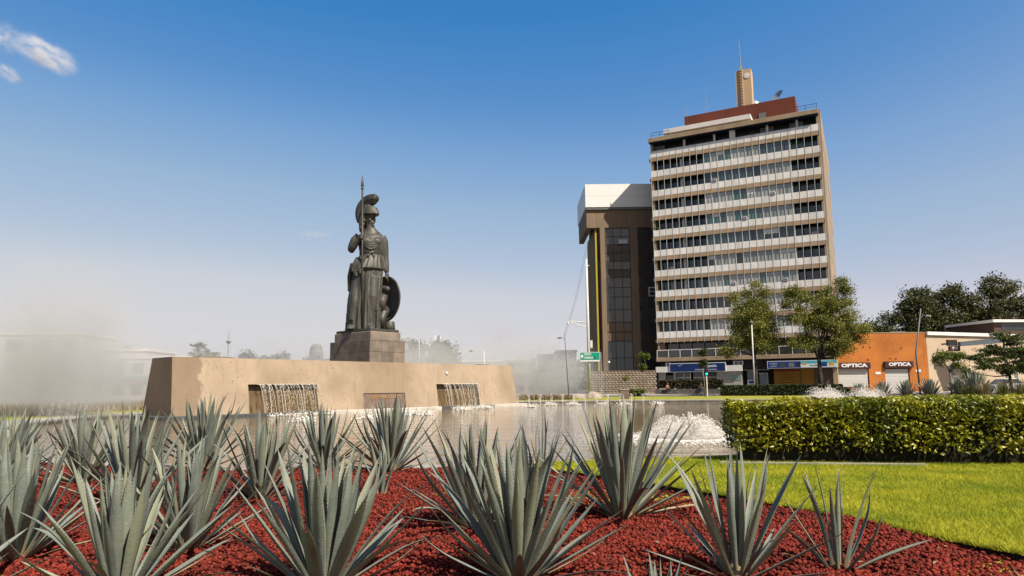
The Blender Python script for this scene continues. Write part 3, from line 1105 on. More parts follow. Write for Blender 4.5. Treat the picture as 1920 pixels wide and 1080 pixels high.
def leaf_mesh(name, width, bend, twist, teeth=True, seg=13, gut=0.34, kink=0.0):
    """unit-length leaf along +y, upper face +z"""
    ts = np.linspace(0, 1, seg)
    tw = np.interp(ts, [0, 0.08, 0.2, 0.45, 0.65, 0.82, 0.93, 0.985, 1], [0.72, 0.70, 0.80, 1.0, 0.90, 0.58, 0.27, 0.07, 0.015]) * width
    rings = []
    for t, w in zip(ts, tw):
        th = np.interp(t, [0, 0.2, 0.6, 1], [0.042, 0.022, 0.010, 0.003])
        zc = bend * t * t - 0.5 * bend * t + (kink * max(0, t - 0.6) ** 2)
        g = gut * w * np.interp(t, [0, 0.3, 0.9, 1], [0.35, 0.8, 1.0, 0.6])
        c, s = math.cos(twist * t), math.sin(twist * t)
        prof = [(-w, g), (-w * 0.5, g * 0.22), (0, 0), (w * 0.5, g * 0.22), (w, g), (w * 0.55, g * 0.22 - th * 0.6), (0, -th * 0.8), (-w * 0.55, g * 0.22 - th * 0.6)]
        rings.append([(x * c - z * s, t, x * s + z * c + zc) for x, z in prof])
    # upper and lower skins kept apart so the leaf margin stays crisp
    mb = MB()
    for order in ((0, 1, 2, 3, 4), (4, 5, 6, 7, 0)):
        vs = [rg[k] for rg in rings for k in order]
        mb.add(vs, [(i * 5 + k, i * 5 + k + 1, i * 5 + k + 6, i * 5 + k + 5) for i in range(seg - 1) for k in range(4)])
    # terminal spine
    for i, f in enumerate(mb.f):
        if all(mb.v[k][1] > 0.955 for k in f):
            mb.m[i] = 1
    if teeth:
        nt = 30
        for side in (0, 4):
            for k in range(nt):
                t = 0.1 + 0.84 * k / nt
                i = min(int(t * (seg - 1)), seg - 2)
                u = t * (seg - 1) - i
                a = Vector(rings[i][side]).lerp(Vector(rings[i + 1][side]), u)
                inn = Vector(rings[i][2]).lerp(Vector(rings[i + 1][2]), u)
                d = (a - inn).normalized()
                mb.add([a - Vector((0, 0.004, 0)) - d * 0.002, a + Vector((0, 0.004, 0)) - d * 0.002, a + d * 0.009 + Vector((0, 0.003, 0.002))], [(0, 1, 2)], 1)
    return mb.mesh(name, [m_agave, m_spine], smooth=True)


LEAVES = [leaf_mesh('leaf', 0.050, 0.02, 0.0), leaf_mesh('leaf', 0.054, 0.05, 0.12), leaf_mesh('leaf', 0.046, -0.04, -0.15),
          leaf_mesh('leaf', 0.050, 0.09, 0.05), leaf_mesh('leaf', 0.042, 0.0, 0.3), leaf_mesh('leaf', 0.052, -0.02, -0.3, gut=0.45),
          leaf_mesh('leaf', 0.046, -0.13, 0.25, kink=-0.5), leaf_mesh('leaf', 0.050, 0.14, -0.2, kink=0.45)]
THIN = [leaf_mesh('leaf', 0.026, 0.03, 0.1), leaf_mesh('leaf', 0.030, -0.08, -0.4), leaf_mesh('leaf', 0.028, 0.16, 0.3, kink=0.5)]
FARLEAF = leaf_mesh('leaf', 0.05, 0.03, 0.0, teeth=False, seg=7)
DRY = []
for me in THIN:
    d = me.copy()
    d.materials.clear()
    d.materials.append(m_dry)
    d.materials.append(m_spine)
    DRY.append(d)


def heart_mesh(m):
    mb = MB()
    mb.lathe([(0.05, -0.03), (0.10, 0.0), (0.115, 0.05), (0.09, 0.12), (0.04, 0.2), (0.006, 0.3)], 12)
    return mb.mesh('heart', m, smooth=True)


HEART = heart_mesh(m_agave)


def agave(x, y, z, L, n, label, seed, spread=66.0, meshes=None, inner=4.0, power=1.4, width=1.0, dry=0, group='blue agaves in the red bed', lean=(0, 0), upl=0.0):
    r = random.Random(seed)
    root = thing('agave', label, 'agave', (x, y, z), r.uniform(0, 6.28), group)
    h = place('heart', HEART, root, scale=(L * 0.8, L * 0.8, L) if meshes is None else (L * 0.35, L * 0.35, L * 0.6))
    meshes = meshes or LEAVES
    for k in range(n):
        f = k / max(1, n - 1)
        az = k * 2.39996 + r.uniform(-0.22, 0.22)
        inc = math.radians(inner + (spread - inner) * f ** power + r.uniform(-6, 6) * (0.3 + f))
        inc = max(math.radians(1.5), inc)
        ln = L * (0.86 + 0.16 * math.sin(PI * min(1, f * 1.2)) + r.uniform(-0.10, 0.08)) * (1 - 0.10 * f) * (1 + upl * (1 - f))
        me = r.choice(meshes)
        w = width * (0.85 / L) ** 0.5 * r.uniform(0.64, 0.94) * (0.85 if f < 0.15 else 1.0)
        if k >= n - dry:
            me = r.choice(DRY)
        d = Vector((math.sin(inc) * math.cos(az) + lean[0] * 0.1, math.sin(inc) * math.sin(az) + lean[1] * 0.1, math.cos(inc))).normalized()
        # upper leaf face looks towards the plant axis
        side = Vector((-math.sin(az), math.cos(az), 0)).cross(d)
        zax = -Vector((math.cos(az), math.sin(az), 0)) * math.cos(inc) + Vector((0, 0, math.sin(inc)))
        zax = (zax - d * zax.dot(d)).normalized()
        xax = d.cross(zax).normalized()
        M = Matrix((xax, d, zax)).transposed()
        rr = (0.025 + 0.07 * f ** 0.7) * L
        bz = (0.10 * (1 - f) + 0.005) * L
        o = place('leaf', me, root, loc=(math.cos(az) * rr, math.sin(az) * rr, bz), rot=M.to_euler(), scale=(ln * w, ln, ln * w))
    return root


AG = [  # x, y, size, leaves, seed, spread, label, options
    (-2.20, 3.95, 0.72, 39, 11, 76, 'big agave with broad grey leaves cut by the bottom edge, nearest the left corner', {}),
    (-1.10, 4.08, 0.8, 43, 12, 76, 'big broad-leaved agave cut by the bottom edge, below the left waterfall', {}),
    (0.02, 4.22, 0.81, 45, 13, 76, 'big dark blue agave at the bottom centre of the bed', {}),
    (1.33, 4.25, 0.72, 30, 14, 76, 'agave with widely fanned narrow leaves between bottom centre and the lawn edge', dict(width=0.75, dry=2)),
    (2.03, 4.45, 0.64, 14, 15, 58, 'sparse agave with a dozen thin leaves against the lawn edge', dict(meshes=THIN, width=1.2)),
    (0.97, 6.30, 0.98, 39, 16, 76, 'tall agave with dark leaves right at the lawn tip by the pool', dict(dry=2)),
    (-0.32, 5.85, 0.83, 36, 17, 76, 'agave with one yellow leaf close behind the bottom centre one', {}),
    (-2.36, 5.10, 0.75, 37, 18, 76, 'agave with broad pale leaves below the left corner of the fountain wall', {}),
    (-3.50, 4.95, 0.79, 39, 19, 76, 'agave half cut by the left edge of the picture', {}),
    (-3.85, 7.10, 0.96, 36, 20, 76, 'agave of the second row with upright leaves left of the fountain wall', {}),
    (-5.45, 8.85, 0.89, 34, 21, 76, 'agave by the pool rim standing before the mist, left of the wall end', {}),
    (-4.60, 10.35, 1.03, 37, 22, 76, 'tall agave by the pool rim before the front corner of the wall', {}),
    (-2.70, 7.45, 0.85, 36, 23, 76, 'agave with long spreading leaves below the left waterfall', dict(dry=1)),
    (-2.78, 10.2, 0.86, 32, 24, 76, 'agave by the pool rim just below the left waterfall', {}),
    (-1.72, 9.75, 0.97, 36, 25, 76, 'agave by the pool rim below the inscribed plaque', {}),
    (-1.50, 7.85, 0.59, 11, 26, 36, 'small thin pale agave on open red gravel', dict(meshes=THIN, width=1.5)),
    (0.36, 8.95, 0.76, 13, 27, 46, 'withered thin agave with dry stalk-like leaves behind the tall lawn-tip agave', dict(meshes=THIN, width=0.9, dry=6)),
    (-7.60, 10.6, 0.86, 30, 28, 76, 'agave by the pool rim at the left picture edge', {}),
    (0.64, 3.20, 0.38, 22, 29, 55, 'low agave whose leaf tips just rise over the bottom edge, right of centre', dict(width=0.6)),
    (2.70, 3.55, 0.31, 16, 30, 76, 'agave whose tips poke in at the bottom right corner', dict(width=0.6)),
    (-5.1, 6.6, 0.85, 36, 31, 76, 'agave of the second row at the left picture edge', {}),
    (-3.1, 3.6, 0.77, 32, 32, 76, 'agave low in the bottom left corner', {}),
    (-6.6, 9.0, 0.85, 30, 33, 76, 'agave between the pool rim and the left picture edge', {}),
]
for x, y, L, n, sd, spr, lab, kw in AG:
    if spr == 76:
        n, L = int(n * 1.3), L * 1.05
        kw = dict({'dry': 3}, **kw)
    agave(x, y, bed_z(x, y) - 0.02, L, n, lab, sd, spread=spr, **kw)

# far agaves beyond the clipped hedge, across the pool
for k, (x, y, L) in enumerate([(30.3, 56.5, 1.35), (32.0, 56.0, 1.4), (33.6, 55.5, 1.55), (34.6, 53.5, 1.5), (35.6, 53.0, 2.0), (29.0, 57.5, 1.2)]):
    nm = ['first', 'third', 'fourth', 'fifth', 'largest and last', 'small dark one, second'][k]
    agave(x, y, 0.05, L, 60, ['leftmost spiky agave of the row across the pool beyond the hedge', 'third spiky agave of the far row, under the second shutter of the orange shop',
                              'fourth spiky agave of the far row, before the leaning lamp post', 'spiky agave of the far row before the cream wall corner',
                              'largest spiky agave of the far row, before the cream wall', 'second spiky agave of the far row, low and dark'][k], 60 + k, spread=72,
          meshes=[FARLEAF], group='agaves across the pool', width=1.9)

# ------------------------------------------------------------------ near clipped hedge
def hedge_patches(nt, vec, colour, p):
    f = ramp_noise(nt, vec, 0.55, 0.50, 0.62, 2)
    fm = nt.nodes.new('ShaderNodeMath')
    fm.operation = 'MULTIPLY'
    fm.inputs[1].default_value = 0.45
    nt.links.new(f, fm.inputs[0])
    colour = mixc(nt, fm.outputs[0], colour, (0.50, 0.42, 0.010))
    d = ramp_noise(nt, vec, 2.3, 0.66, 0.74, 2)
    return mixc(nt, d, colour, (0.15, 0.10, 0.03))


m_hleaf = mat('hedge_leaf', (0.40, 0.37, 0.008), (0.13, 0.16, 0.006), rough=0.42, scale=1.6, detail=3, extra=hedge_patches, island=0.45, trans=0.22, spec=0.5, sharp=(0.35, 0.6))
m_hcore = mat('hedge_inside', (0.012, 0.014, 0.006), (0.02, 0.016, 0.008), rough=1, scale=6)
m_twig = mat('hedge_twig', (0.10, 0.065, 0.04), (0.05, 0.035, 0.022), rough=0.9, scale=8)


def hedge_leaves(poly, z0, z1, n, size, m, name, rng, thick=0.13, ragged=0.05):
    """leaves on the top and sides of a prism"""
    P = np.array(poly)
    N = len(P)
    el = [np.linalg.norm(P[(i + 1) % N] - P[i]) for i in range(N)]
    per = sum(el)
    bb0, bb1 = P.min(0), P.max(0)
    cand = np.c_[rng.uniform(bb0[0], bb1[0], n * 5), rng.uniform(bb0[1], bb1[1], n * 5)]
    cand = cand[in_poly(cand, poly)]
    xy = np.array([bb0, bb1])
    area = 0.5 * abs(sum(P[i][0] * P[(i + 1) % N][1] - P[(i + 1) % N][0] * P[i][1] for i in range(N)))
    side = per * (z1 - z0)
    nt = int(n * area / (area + side))
    top = cand[:int(nt * 1.7)]
    lump = np.array([0.035 * mnoise.noise(Vector((x * 2.2, y * 2.2, 1.7))) for x, y in top])
    gap = np.array([mnoise.noise(Vector((x * 3.1, y * 3.1, 7.7))) for x, y in top])
    top, lump = top[gap > -0.42], lump[gap > -0.42] * 2.0
    T = np.c_[top, z1 - np.abs(rng.normal(0, thick * 0.5, len(top))) + rng.uniform(0, ragged, len(top)) + lump]
    ns = n - nt
    e = rng.choice(N, ns, p=np.array(el) / per)
    u = rng.uniform(0, 1, ns)[:, None]
    a = P[e]
    b = P[(e + 1) % N]
    q = a * (1 - u) + b * u
    t = (b - a) / np.linalg.norm(b - a, axis=1)[:, None]
    nrm = np.c_[t[:, 1], -t[:, 0]]
    zz = z0 + (z1 - z0) * rng.uniform(0, 1, ns) ** 0.85
    bulge = np.array([0.05 * mnoise.noise(Vector((p[0] * 2.6, p[1] * 2.6, z * 2.6))) for p, z in zip(q, zz)])
    low = np.clip((zz - z0) / 0.25, 0, 1)
    hole = np.array([mnoise.noise(Vector((p[0] * 2.4 + 5, p[1] * 2.4, z * 3.4))) for p, z in zip(q, zz)])
    keep = (rng.uniform(0, 1, ns) < 0.25 + 0.75 * low) & (hole > -0.36 + 0.3 * rng.uniform(-1, 1, ns))
    dep = -np.abs(rng.normal(0, thick, ns)) + bulge + rng.uniform(0, ragged, ns)
    S = np.c_[q + nrm * dep[:, None], zz][keep]
    a = leaf_cloud(name, T, size, m, aspect=0.55, upbias=0.8, jitter=0.5, rng=rng)
    b = leaf_cloud(name, S, size, m, aspect=0.55, upbias=0.25, jitter=0.55, rng=rng)
    bm = bmesh.new()
    bm.from_mesh(a)
    bm.from_mesh(b)
    bm.to_mesh(a)
    bm.free()
    return a


HEDGE = [(3.22, 10.02), (4.2, 9.80), (5.4, 9.52), (6.6, 9.32), (8.0, 9.15), (10.5, 9.1), (10.5, 13.4), (8.4, 12.75), (6.2, 11.9), (4.6, 11.3), (3.35, 11.0)]
hd = thing('hedge', 'clipped green hedge with sunlit yellow top along the pool, behind the lawn', 'hedge', (0, 0, 0))
hr = np.random.default_rng(9)
ho = hedge_leaves(HEDGE, 0.24, 0.92, 80000, 0.056, m_hleaf, 'foliage', hr)
stuff(place('foliage', ho, hd))
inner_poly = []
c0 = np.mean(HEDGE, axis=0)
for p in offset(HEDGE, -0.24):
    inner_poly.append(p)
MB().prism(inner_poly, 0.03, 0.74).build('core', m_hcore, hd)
for k in range(34):
    u = hr.uniform(0, 5.0)
    i = int(u)
    a, b = HEDGE[i], HEDGE[i + 1]
    x, y = a[0] + (b[0] - a[0]) * (u - i), a[1] + (b[1] - a[1]) * (u - i) + hr.uniform(0.12, 0.4)
    pts = [(x, y, 0.02), (x + hr.normal(0, 0.05), y + hr.normal(0, 0.03), 0.2), (x + hr.normal(0, 0.12), y + hr.normal(0, 0.05), 0.5)]
    MB().tube(pts, [0.016, 0.012, 0.008], 6).build('stem', m_twig, hd)


# ------------------------------------------------------------------ office tower
m_white = mat('white_panel', (0.95, 0.89, 0.83), (0.74, 0.68, 0.61), rough=0.75, scale=1.3, stretch=(1, 1, 0.22), objrand=0.06, bump=0.1)
m_tan = mat('tan_panel', (0.46, 0.31, 0.185), (0.36, 0.245, 0.145), rough=0.8, scale=0.8, objrand=0.06)
m_tanc = mat('tan_concrete', (0.40, 0.29, 0.185), (0.30, 0.22, 0.14), rough=0.85, scale=0.5, bump=0.2)
m_fin = mat('pale_fin', (0.52, 0.58, 0.57), rough=0.4)
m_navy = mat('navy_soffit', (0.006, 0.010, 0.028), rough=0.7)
m_dark = mat('dark_interior', (0.018, 0.016, 0.014), (0.035, 0.03, 0.026), rough=0.9, scale=0.7)
m_sidew = mat('pinkish_reveal', (0.26, 0.18, 0.13), rough=0.85)
m_redb = mat('rust_red_render', (0.17, 0.042, 0.022), (0.14, 0.034, 0.018), rough=0.9, scale=0.4)
m_pink = mat('salmon_render', (0.42, 0.17, 0.10), rough=0.9)
m_cream = mat('cream_render', (0.60, 0.42, 0.24), (0.52, 0.36, 0.20), rough=0.85, scale=0.3)
m_whitep = mat('white_paint', (0.78, 0.74, 0.69), (0.68, 0.64, 0.6), rough=0.7, scale=0.5)
m_rail = mat('dark_rail', (0.03, 0.05, 0.09), rough=0.5, metal=0.3)
m_steel = mat('galvanised_steel', (0.42, 0.43, 0.43), (0.34, 0.35, 0.35), rough=0.45, metal=0.5, scale=2)
m_grey = mat('grey_metal', (0.16, 0.16, 0.16), rough=0.6)


def glass(name, c, rough=0.12, spec=0.6):
    return mat(name, c, tuple(x * 0.75 for x in c), rough=rough, scale=0.8, spec=spec, coat=0.25, stretch=(1, 1, 0.4), objrand=0.15)


G_DARK = glass('dark_glass', (0.042, 0.046, 0.047))
G_TEAL = glass('teal_glass', (0.11, 0.18, 0.17))
G_BLUE = glass('blue_grey_glass', (0.085, 0.115, 0.125))
G_CURT = glass('curtained_glass', (0.34, 0.35, 0.32))
G_CURL = glass('pale_curtain_glass', (0.48, 0.47, 0.43))
G_BROWN = glass('brown_glass', (0.055, 0.042, 0.034))

TR = math.atan2(-0.45715, 0.88939)
tw = thing('office_tower', 'tall office tower with white and tan bands and narrow vertical fins', 'tower', (21.3013, 100.2469, 0), TR)
TW, BAYS, FH, Z0 = 23.4, 24, 3.05, 36.526
bw = TW / BAYS
ZB = Z0 - 9 * FH - 1.55
ZR = 38.45
# body mass behind the skin; the front 1.3 m is hollow where balconies are
mb = MB()
mb.box(0.3, TW - 0.3, 1.45, 24, 0.0, ZR - 0.5)
mb.build('body', m_dark, tw)
MB().box(-0.02, 0.3, 0.15, 24, 5.3, ZR - 0.3).build('side_wall', m_tanc, tw)
sw = MB().box(TW - 0.3, TW + 0.25, 0.12, 24.5, 0.1, ZR + 0.1).build('side_wall', m_tanc, tw)
for i in range(11):
    for yy in (3.2, 8.4, 13.6, 18.8):
        MB().box(TW + 0.23, TW + 0.262, yy, yy + 1.3, Z0 - FH * i - 2.9, Z0 - FH * i - 1.5).build('side_window', G_DARK, sw)
me_w = MB().box(0.035, bw - 0.035, -0.02, 0.10, 0.0, 0.93).mesh('spandrel_panel', m_white)
me_t = MB().box(0.035, bw - 0.035, -0.012, 0.14, 0.0, 0.59).mesh('tan_panel', m_tan)
pane_me = {}


def pane(m):
    if m.name not in pane_me:
        mbx = MB()
        mbx.box(0.05, bw - 0.05, 0.20, 0.23, 0.03, 1.47)
        pane_me[m.name] = mbx.mesh('window_pane', m)
    return pane_me[m.name]


fr_me = MB().box(0.0, 0.05, 0.12, 0.24, 0, 1.5).mesh('window_post', m_whitep)
rt = random.Random(4)
palettes = [[G_CURT, G_TEAL, G_BLUE, G_CURL], [G_CURT, G_DARK, G_BLUE, G_CURT], [G_CURT, G_CURT, G_CURL, G_TEAL], [G_CURL, G_CURT, G_TEAL, G_BLUE], [G_BLUE, G_BLUE, G_BLUE, G_DARK],
            [G_CURT, G_CURT, G_CURL, G_BROWN], [G_TEAL, G_CURT, G_CURL, G_CURL], [G_CURL, G_CURT, G_DARK], [G_CURT, G_CURL, G_DARK], [G_CURT, G_CURL, G_TEAL]]
for i in range(10):
    T = Z0 - FH * i
    for k in range(BAYS):
        place('spandrel_panel', me_w, tw, loc=(k * bw, 0, T - 0.95 + 0.01))
        place('tan_panel', me_t, tw, loc=(k * bw, 0, T - 1.55 + 0.01))
    # floor slab behind the bands
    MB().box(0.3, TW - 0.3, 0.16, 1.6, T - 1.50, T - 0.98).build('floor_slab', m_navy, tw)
    if i < 9:
        run = None
        for k in range(8, 20):
            if (k - 8) % 4 == 0:
                run = rt.choice(palettes[i])
            g = run if rt.random() < 0.62 else rt.choice(palettes[i])
            place('window_pane', pane(g), tw, loc=(k * bw, 0, T - FH))
            place('window_post', fr_me, tw, loc=(k * bw - 0.025, 0, T - FH))
        # recessed glazing of the balconies
        for k in list(range(0, 8)) + list(range(20, 24)):
            g = rt.choice([G_DARK, G_DARK, G_BROWN, G_BLUE, G_CURT if i > 5 and k < 8 else G_DARK, G_TEAL if k >= 20 and i == 0 else G_DARK])
            MB().box(k * bw + 0.06, (k + 1) * bw - 0.06, 1.30, 1.34, T - FH + 0.05, T - 1.55).build('balcony_pane', g, tw)
        MB().box(8 * bw - 0.10, 8 * bw - 0.03, 0.16, 1.4, T - FH, T - 1.5).build('partition', m_sidew, tw)
        MB().box(20 * bw + 0.03, 20 * bw + 0.12, 0.16, 1.4, T - FH, T - 1.5).build('partition', m_whitep, tw)
        MB().box(4.25 * bw, 4.6 * bw, 0.9, 1.25, T - FH, T - 1.5).build('column', m_whitep, tw)
for k in range(BAYS + 1):
    MB().box(k * bw - 0.03, k * bw + 0.03, -0.05, 0.0, ZB - 0.12, Z0 + 0.03).build('fin', m_fin, tw)
# window air conditioners and sun blinds that break the repetition
for k, i, hh in ((9, 1, 0), (13, 3, 0), (17, 2, 0), (18, 6, 0), (11, 6, 0), (22, 4, 1), (2, 5, 1), (15, 7, 0)):
    x = k * bw + 0.18
    zz = Z0 - FH * (i + 1) + 0.05
    a_ = MB().box(x, x + 0.62, -0.10 if not hh else 0.5, 0.2 if not hh else 0.9, zz, zz + 0.42).build('air_conditioner', m_whitep, tw, bevel=0.02)
    for q in range(4):
        MB().box(x + 0.06, x + 0.56, (-0.112 if not hh else 0.488), (-0.10 if not hh else 0.5), zz + 0.07 + 0.085 * q, zz + 0.11 + 0.085 * q).build('louvre', m_grey, a_)
for k, i, d_ in ((10, 0, 0.6), (16, 4, 0.7), (17, 4, 0.7), (18, 5, 0.5), (19, 5, 0.5), (12, 7, 0.8), (9, 3, 0.5), (14, 2, 0.9), (8, 5, 0.6)):
    zz = Z0 - FH * i - 1.55
    MB().box(k * bw + 0.06, (k + 1) * bw - 0.06, 0.185, 0.198, zz - d_, zz - 0.02).build('blind', m_whitep, tw)
# small bracket ends on the left corner
for i in range(10):
    MB().box(-0.28, -0.03, 0.1, 0.6, Z0 - FH * i - 1.55, Z0 - FH * i - 1.1).build('bracket', m_tanc, tw)
# top loggia and roof slab
MB().box(-0.2, TW + 0.05, -0.55, 6, 37.85, 38.5).build('roof_slab', m_tanc, tw, bevel=0.03)
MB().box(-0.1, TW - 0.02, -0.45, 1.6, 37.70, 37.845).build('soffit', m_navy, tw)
for k in range(0, 24, 2):
    MB().box(k * bw + 0.06, (k + 2) * bw - 0.06, 1.25, 1.3, Z0 - 0.5, 37.69).build('loggia_pane', rt.choice([G_BROWN, G_CURT, G_DARK]), tw)
for k in (5, 9.5, 17, 21):
    MB().box(k * bw, k * bw + 0.3, 0.35, 0.65, Z0 - 0.6, 37.695).build('column', m_whitep, tw)
MB().box(11.9 * bw, 12.7 * bw, 0.05, 0.5, Z0, 37.698).build('column', m_whitep, tw)
# roof terrace: white canopy, red plant room, chimney tower, mast, dishes, railings
MB().box(1.55, 14.4, 2.0, 7, 39.75, 40.45).build('canopy', m_whitep, tw, bevel=0.02)
MB().box(2.2, 13.9, 3.0, 7, 38.5, 39.75).build('terrace_wall', m_pink, tw)
pr = MB().box(4.2, 20.3, 5.0, 14, 38.5, 43.05).build('plant_room', m_redb, tw)
MB().box(15.2, 16.2, 4.9, 5.02, 38.5, 41.4).build('louvre', m_grey, pr)
ch = MB().box(11.45, 13.8, 10.0, 12.0, 43.0, 51.0).build('chimney_tower', m_cream, tw)
MB().box(12.15, 12.55, 9.8, 10.0, 43.0, 51.5).build('rib', m_cream, ch)
mb = MB()
for k in range(16):
    mb2 = MB().box(12.25, 12.45, 9.765, 9.803, 43.5 + 0.48 * k, 43.72 + 0.48 * k).build('slot', m_grey, ch)
MB().lathe([(0.45, 0), (0.45, 0.06), (0.02, 0.07)], 16).build('disc_mark', m_whitep, ch, loc=(13.2, 9.995, 49.9), rot=(PI / 2, 0, 0))
MB().tube([(12.3, 10, 51), (12.28, 10, 54), (12.26, 10, 56.4)], [0.10, 0.07, 0.03], 7).build('flag_mast', m_steel, tw)
for x, z1 in ((7.45, 47.4), (4.35, 44.8), (19.75, 44.8)):
    MB().tube([(x, 6, 43), (x, 6, z1)], 0.03, 5).build('aerial', m_steel, tw)


def dish(x, y, z, r, face):
    mb = MB()
    mb.loft([[(q * math.cos(t), q * math.sin(t), 0.45 * (q / r) ** 2 * r * 0.6) for t in np.linspace(0, 2 * PI, 18, endpoint=False)] for q in (0.05, r * 0.5, r * 0.8, r)], cap=False)
    o = mb.build('dish', m_steel, tw, loc=(x, y, z), smooth=True)
    o.rotation_euler = Vector(face).normalized().to_track_quat('Z', 'Y').to_euler()
    MB().tube([(0, 0, -0.05), (0, -0.3, -1.3)], 0.06, 6).build('dish_arm', m_steel, o)
    MB().tube([(0, 0, 0.1), (0, 0, r * 0.8)], 0.03, 5).build('feed', m_grey, o)


dish(18.0, 6.0, 43.9, 0.95, (-0.5, -0.6, 0.5))
dish(14.8, 6.0, 43.45, 0.5, (0.6, -0.6, 0.4))
for (xa, xb, yy) in ((0.2, 2.9, -0.2), (2.9, 13.5, 2.3), (14.6, 21.0, 2.2), (20.4, 23.3, -0.2)):
    rl = MB()
    rl.tube([(xa, yy, 39.35), (xb, yy, 39.35)], 0.035, 5)
    ro = rl.build('railing', m_rail, tw)
    MB().tube([(xa, yy, 38.95), (xb, yy, 38.95)], 0.025, 5).build('bar', m_rail, ro)
    nn = max(2, int((xb - xa) / 1.4))
    for k in range(nn + 1):
        x = xa + (xb - xa) * k / nn
        MB().tube([(x, yy, 38.45), (x, yy, 39.35)], 0.03, 5).build('post', m_rail, ro)
# first floor: recessed glazing, balcony slab and railing
MB().box(0.2, 1.0, 0.3, 1.5, 5.3, ZB).build('end_wall', m_sidew, tw)
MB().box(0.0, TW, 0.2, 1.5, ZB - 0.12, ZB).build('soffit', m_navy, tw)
for k in range(12):
    x0 = 1.1 + k * 1.85
    MB().box(x0, x0 + 1.7, 1.36, 1.42, 5.3, ZB - 0.14).build('first_floor_pane', rt.choice([G_DARK, G_DARK, G_BLUE, G_BROWN]), tw)
MB().box(-0.15, TW + 0.3, -0.45, 1.46, 4.72, 5.28).build('balcony_slab', m_tanc, tw, bevel=0.02)
rl = MB().tube([(0, -0.35, 6.35), (TW, -0.35, 6.35)], 0.045, 6).build('balustrade', m_whitep, tw)
for k in range(15):
    x = 0.0 + k * TW / 14
    MB().box(x - 0.04, x + 0.04, -0.40, -0.30, 5.28, 6.35).build('post', m_whitep, rl)
    if k < 14:
        MB().box(x + 0.06, x + TW / 14 - 0.06, -0.36, -0.345, 5.36, 6.25).build('infill', G_DARK, rl)
# ground floor shops
MB().box(-0.3, 11.8, -0.30, 0.2, 3.15, 3.95).build('white_fascia', m_whitep, tw, bevel=0.01)
MB().box(11.8, TW, 0.1, 1.4, 3.3, 4.7).build('dark_fascia', m_dark, tw)
MB().box(0.1, 11.8, 0.4, 1.4, 3.95, 4.7).build('recess', m_dark, tw)
for x in (1.1, 10.6, 11.2):
    a = MB().box(x, x + 0.75, -0.1, 0.3, 3.953, 4.55).build('air_conditioner', m_whitep, tw)
    MB().lathe([(0.22, 0), (0.22, 0.02), (0.03, 0.025)], 14).build('fan_grille', m_grey, a, loc=(x + 0.4, -0.10, 4.25), rot=(PI / 2, 0, 0))
m_blue = mat('sign_blue', (0.006, 0.022, 0.105), (0.008, 0.028, 0.125), rough=0.4, scale=0.3)
m_signw = mat('sign_white', (0.70, 0.70, 0.70), rough=0.5)
sg = thing('shop_sign', 'wide blue sign board in a white frame over the shop at the tower foot', 'sign', (21.3013, 100.2469, 0), TR)
MB().box(1.75, 9.65, -0.42, -0.305, 3.12, 4.42).build('frame', m_signw, sg)
MB().box(1.86, 9.55, -0.45, -0.421, 3.22, 4.33).build('panel', m_blue, sg)
text('lettering', 'e Espacio', 0.52, m_signw, sg, (7.35, -0.455, 3.95), (PI / 2, 0, 0), width=2.1, bold=0.012)
text('lettering', 'Instituto de Economistas', 0.3, m_signw, sg, (6.9, -0.455, 3.45), (PI / 2, 0, 0), width=3.0)
MB().hexa([(3.0, -0.458, 4.02), (3.08, -0.458, 4.0), (3.08, -0.45, 4.0), (3.0, -0.45, 4.02)],
          [(3.5, -0.458, 4.2), (3.7, -0.458, 4.22), (3.7, -0.45, 4.22), (3.5, -0.45, 4.2)]).build('swoosh', m_signw, sg)
m_shopw = mat('shop_wall_paint', (0.40, 0.38, 0.34), (0.34, 0.32, 0.29), rough=0.8, scale=0.6)
MB().box(-0.1, 0.95, 0.25, 1.44, 0.1, 3.15).build('shop_wall', m_shopw, tw)
MB().box(2.1, 2.45, 0.25, 1.44, 0.1, 3.15).build('shop_wall', m_shopw, tw)
dr = MB().box(0.98, 2.08, 0.5, 0.56, 0.1, 2.7).build('door', G_DARK, tw)
MB().tube([(1.95, 0.44, 1.1), (1.95, 0.44, 1.6)], 0.025, 5).build('handle', m_steel, dr)
for x0, x1 in ((2.5, 3.55), (3.65, 4.5), (4.9, 6.6), (6.7, 8.25)):
    w = MB().box(x0, x1, 0.5, 0.55, 0.1, 3.14).build('shop_window', G_DARK, tw)
    MB().box(x0, x1, 0.46, 0.52, 2.32, 2.40).build('transom', m_whitep, w)
    MB().box(x1 - 0.02, x1 + 0.05, 0.44, 0.56, 0.1, 3.14).build('post', m_whitep, w)
MB().box(8.33, 11.65, 0.2, 1.44, 0.1, 3.3).build('shop_wall', m_shopw, tw)
gb = MB().box(9.98, 11.55, 0.16, 0.22, 1.86, 2.55).build('glass_block_window', glass('glass_block', (0.30, 0.42, 0.33)), tw)
for k in range(1, 7):
    MB().box(9.98 + 0.224 * k - 0.012, 9.98 + 0.224 * k + 0.012, 0.15, 0.165, 1.86, 2.55).build('glazing_bar', m_grey, gb)
for z in (2.09, 2.32):
    MB().box(9.98, 11.55, 0.152, 0.166, z - 0.012, z + 0.012).build('glazing_bar', m_grey, gb)
en = MB().box(12.3, 13.7, 0.5, 0.56, 0.1, 3.2).build('entrance_window', G_BLUE, tw)
MB().box(12.35, 13.65, 0.44, 0.502, 1.3, 1.9).build('notice_panel', m_signw, en)
MB().box(12.45, 13.1, 0.42, 0.442, 1.4, 1.8).build('notice', m_blue, en)
dr = MB().box(13.9, 14.9, 0.5, 0.56, 0.1, 2.75).build('door', G_BLUE, tw)
MB().box(13.8, 15.0, 0.45, 0.58, 2.75, 2.85).build('frame', m_steel, dr)
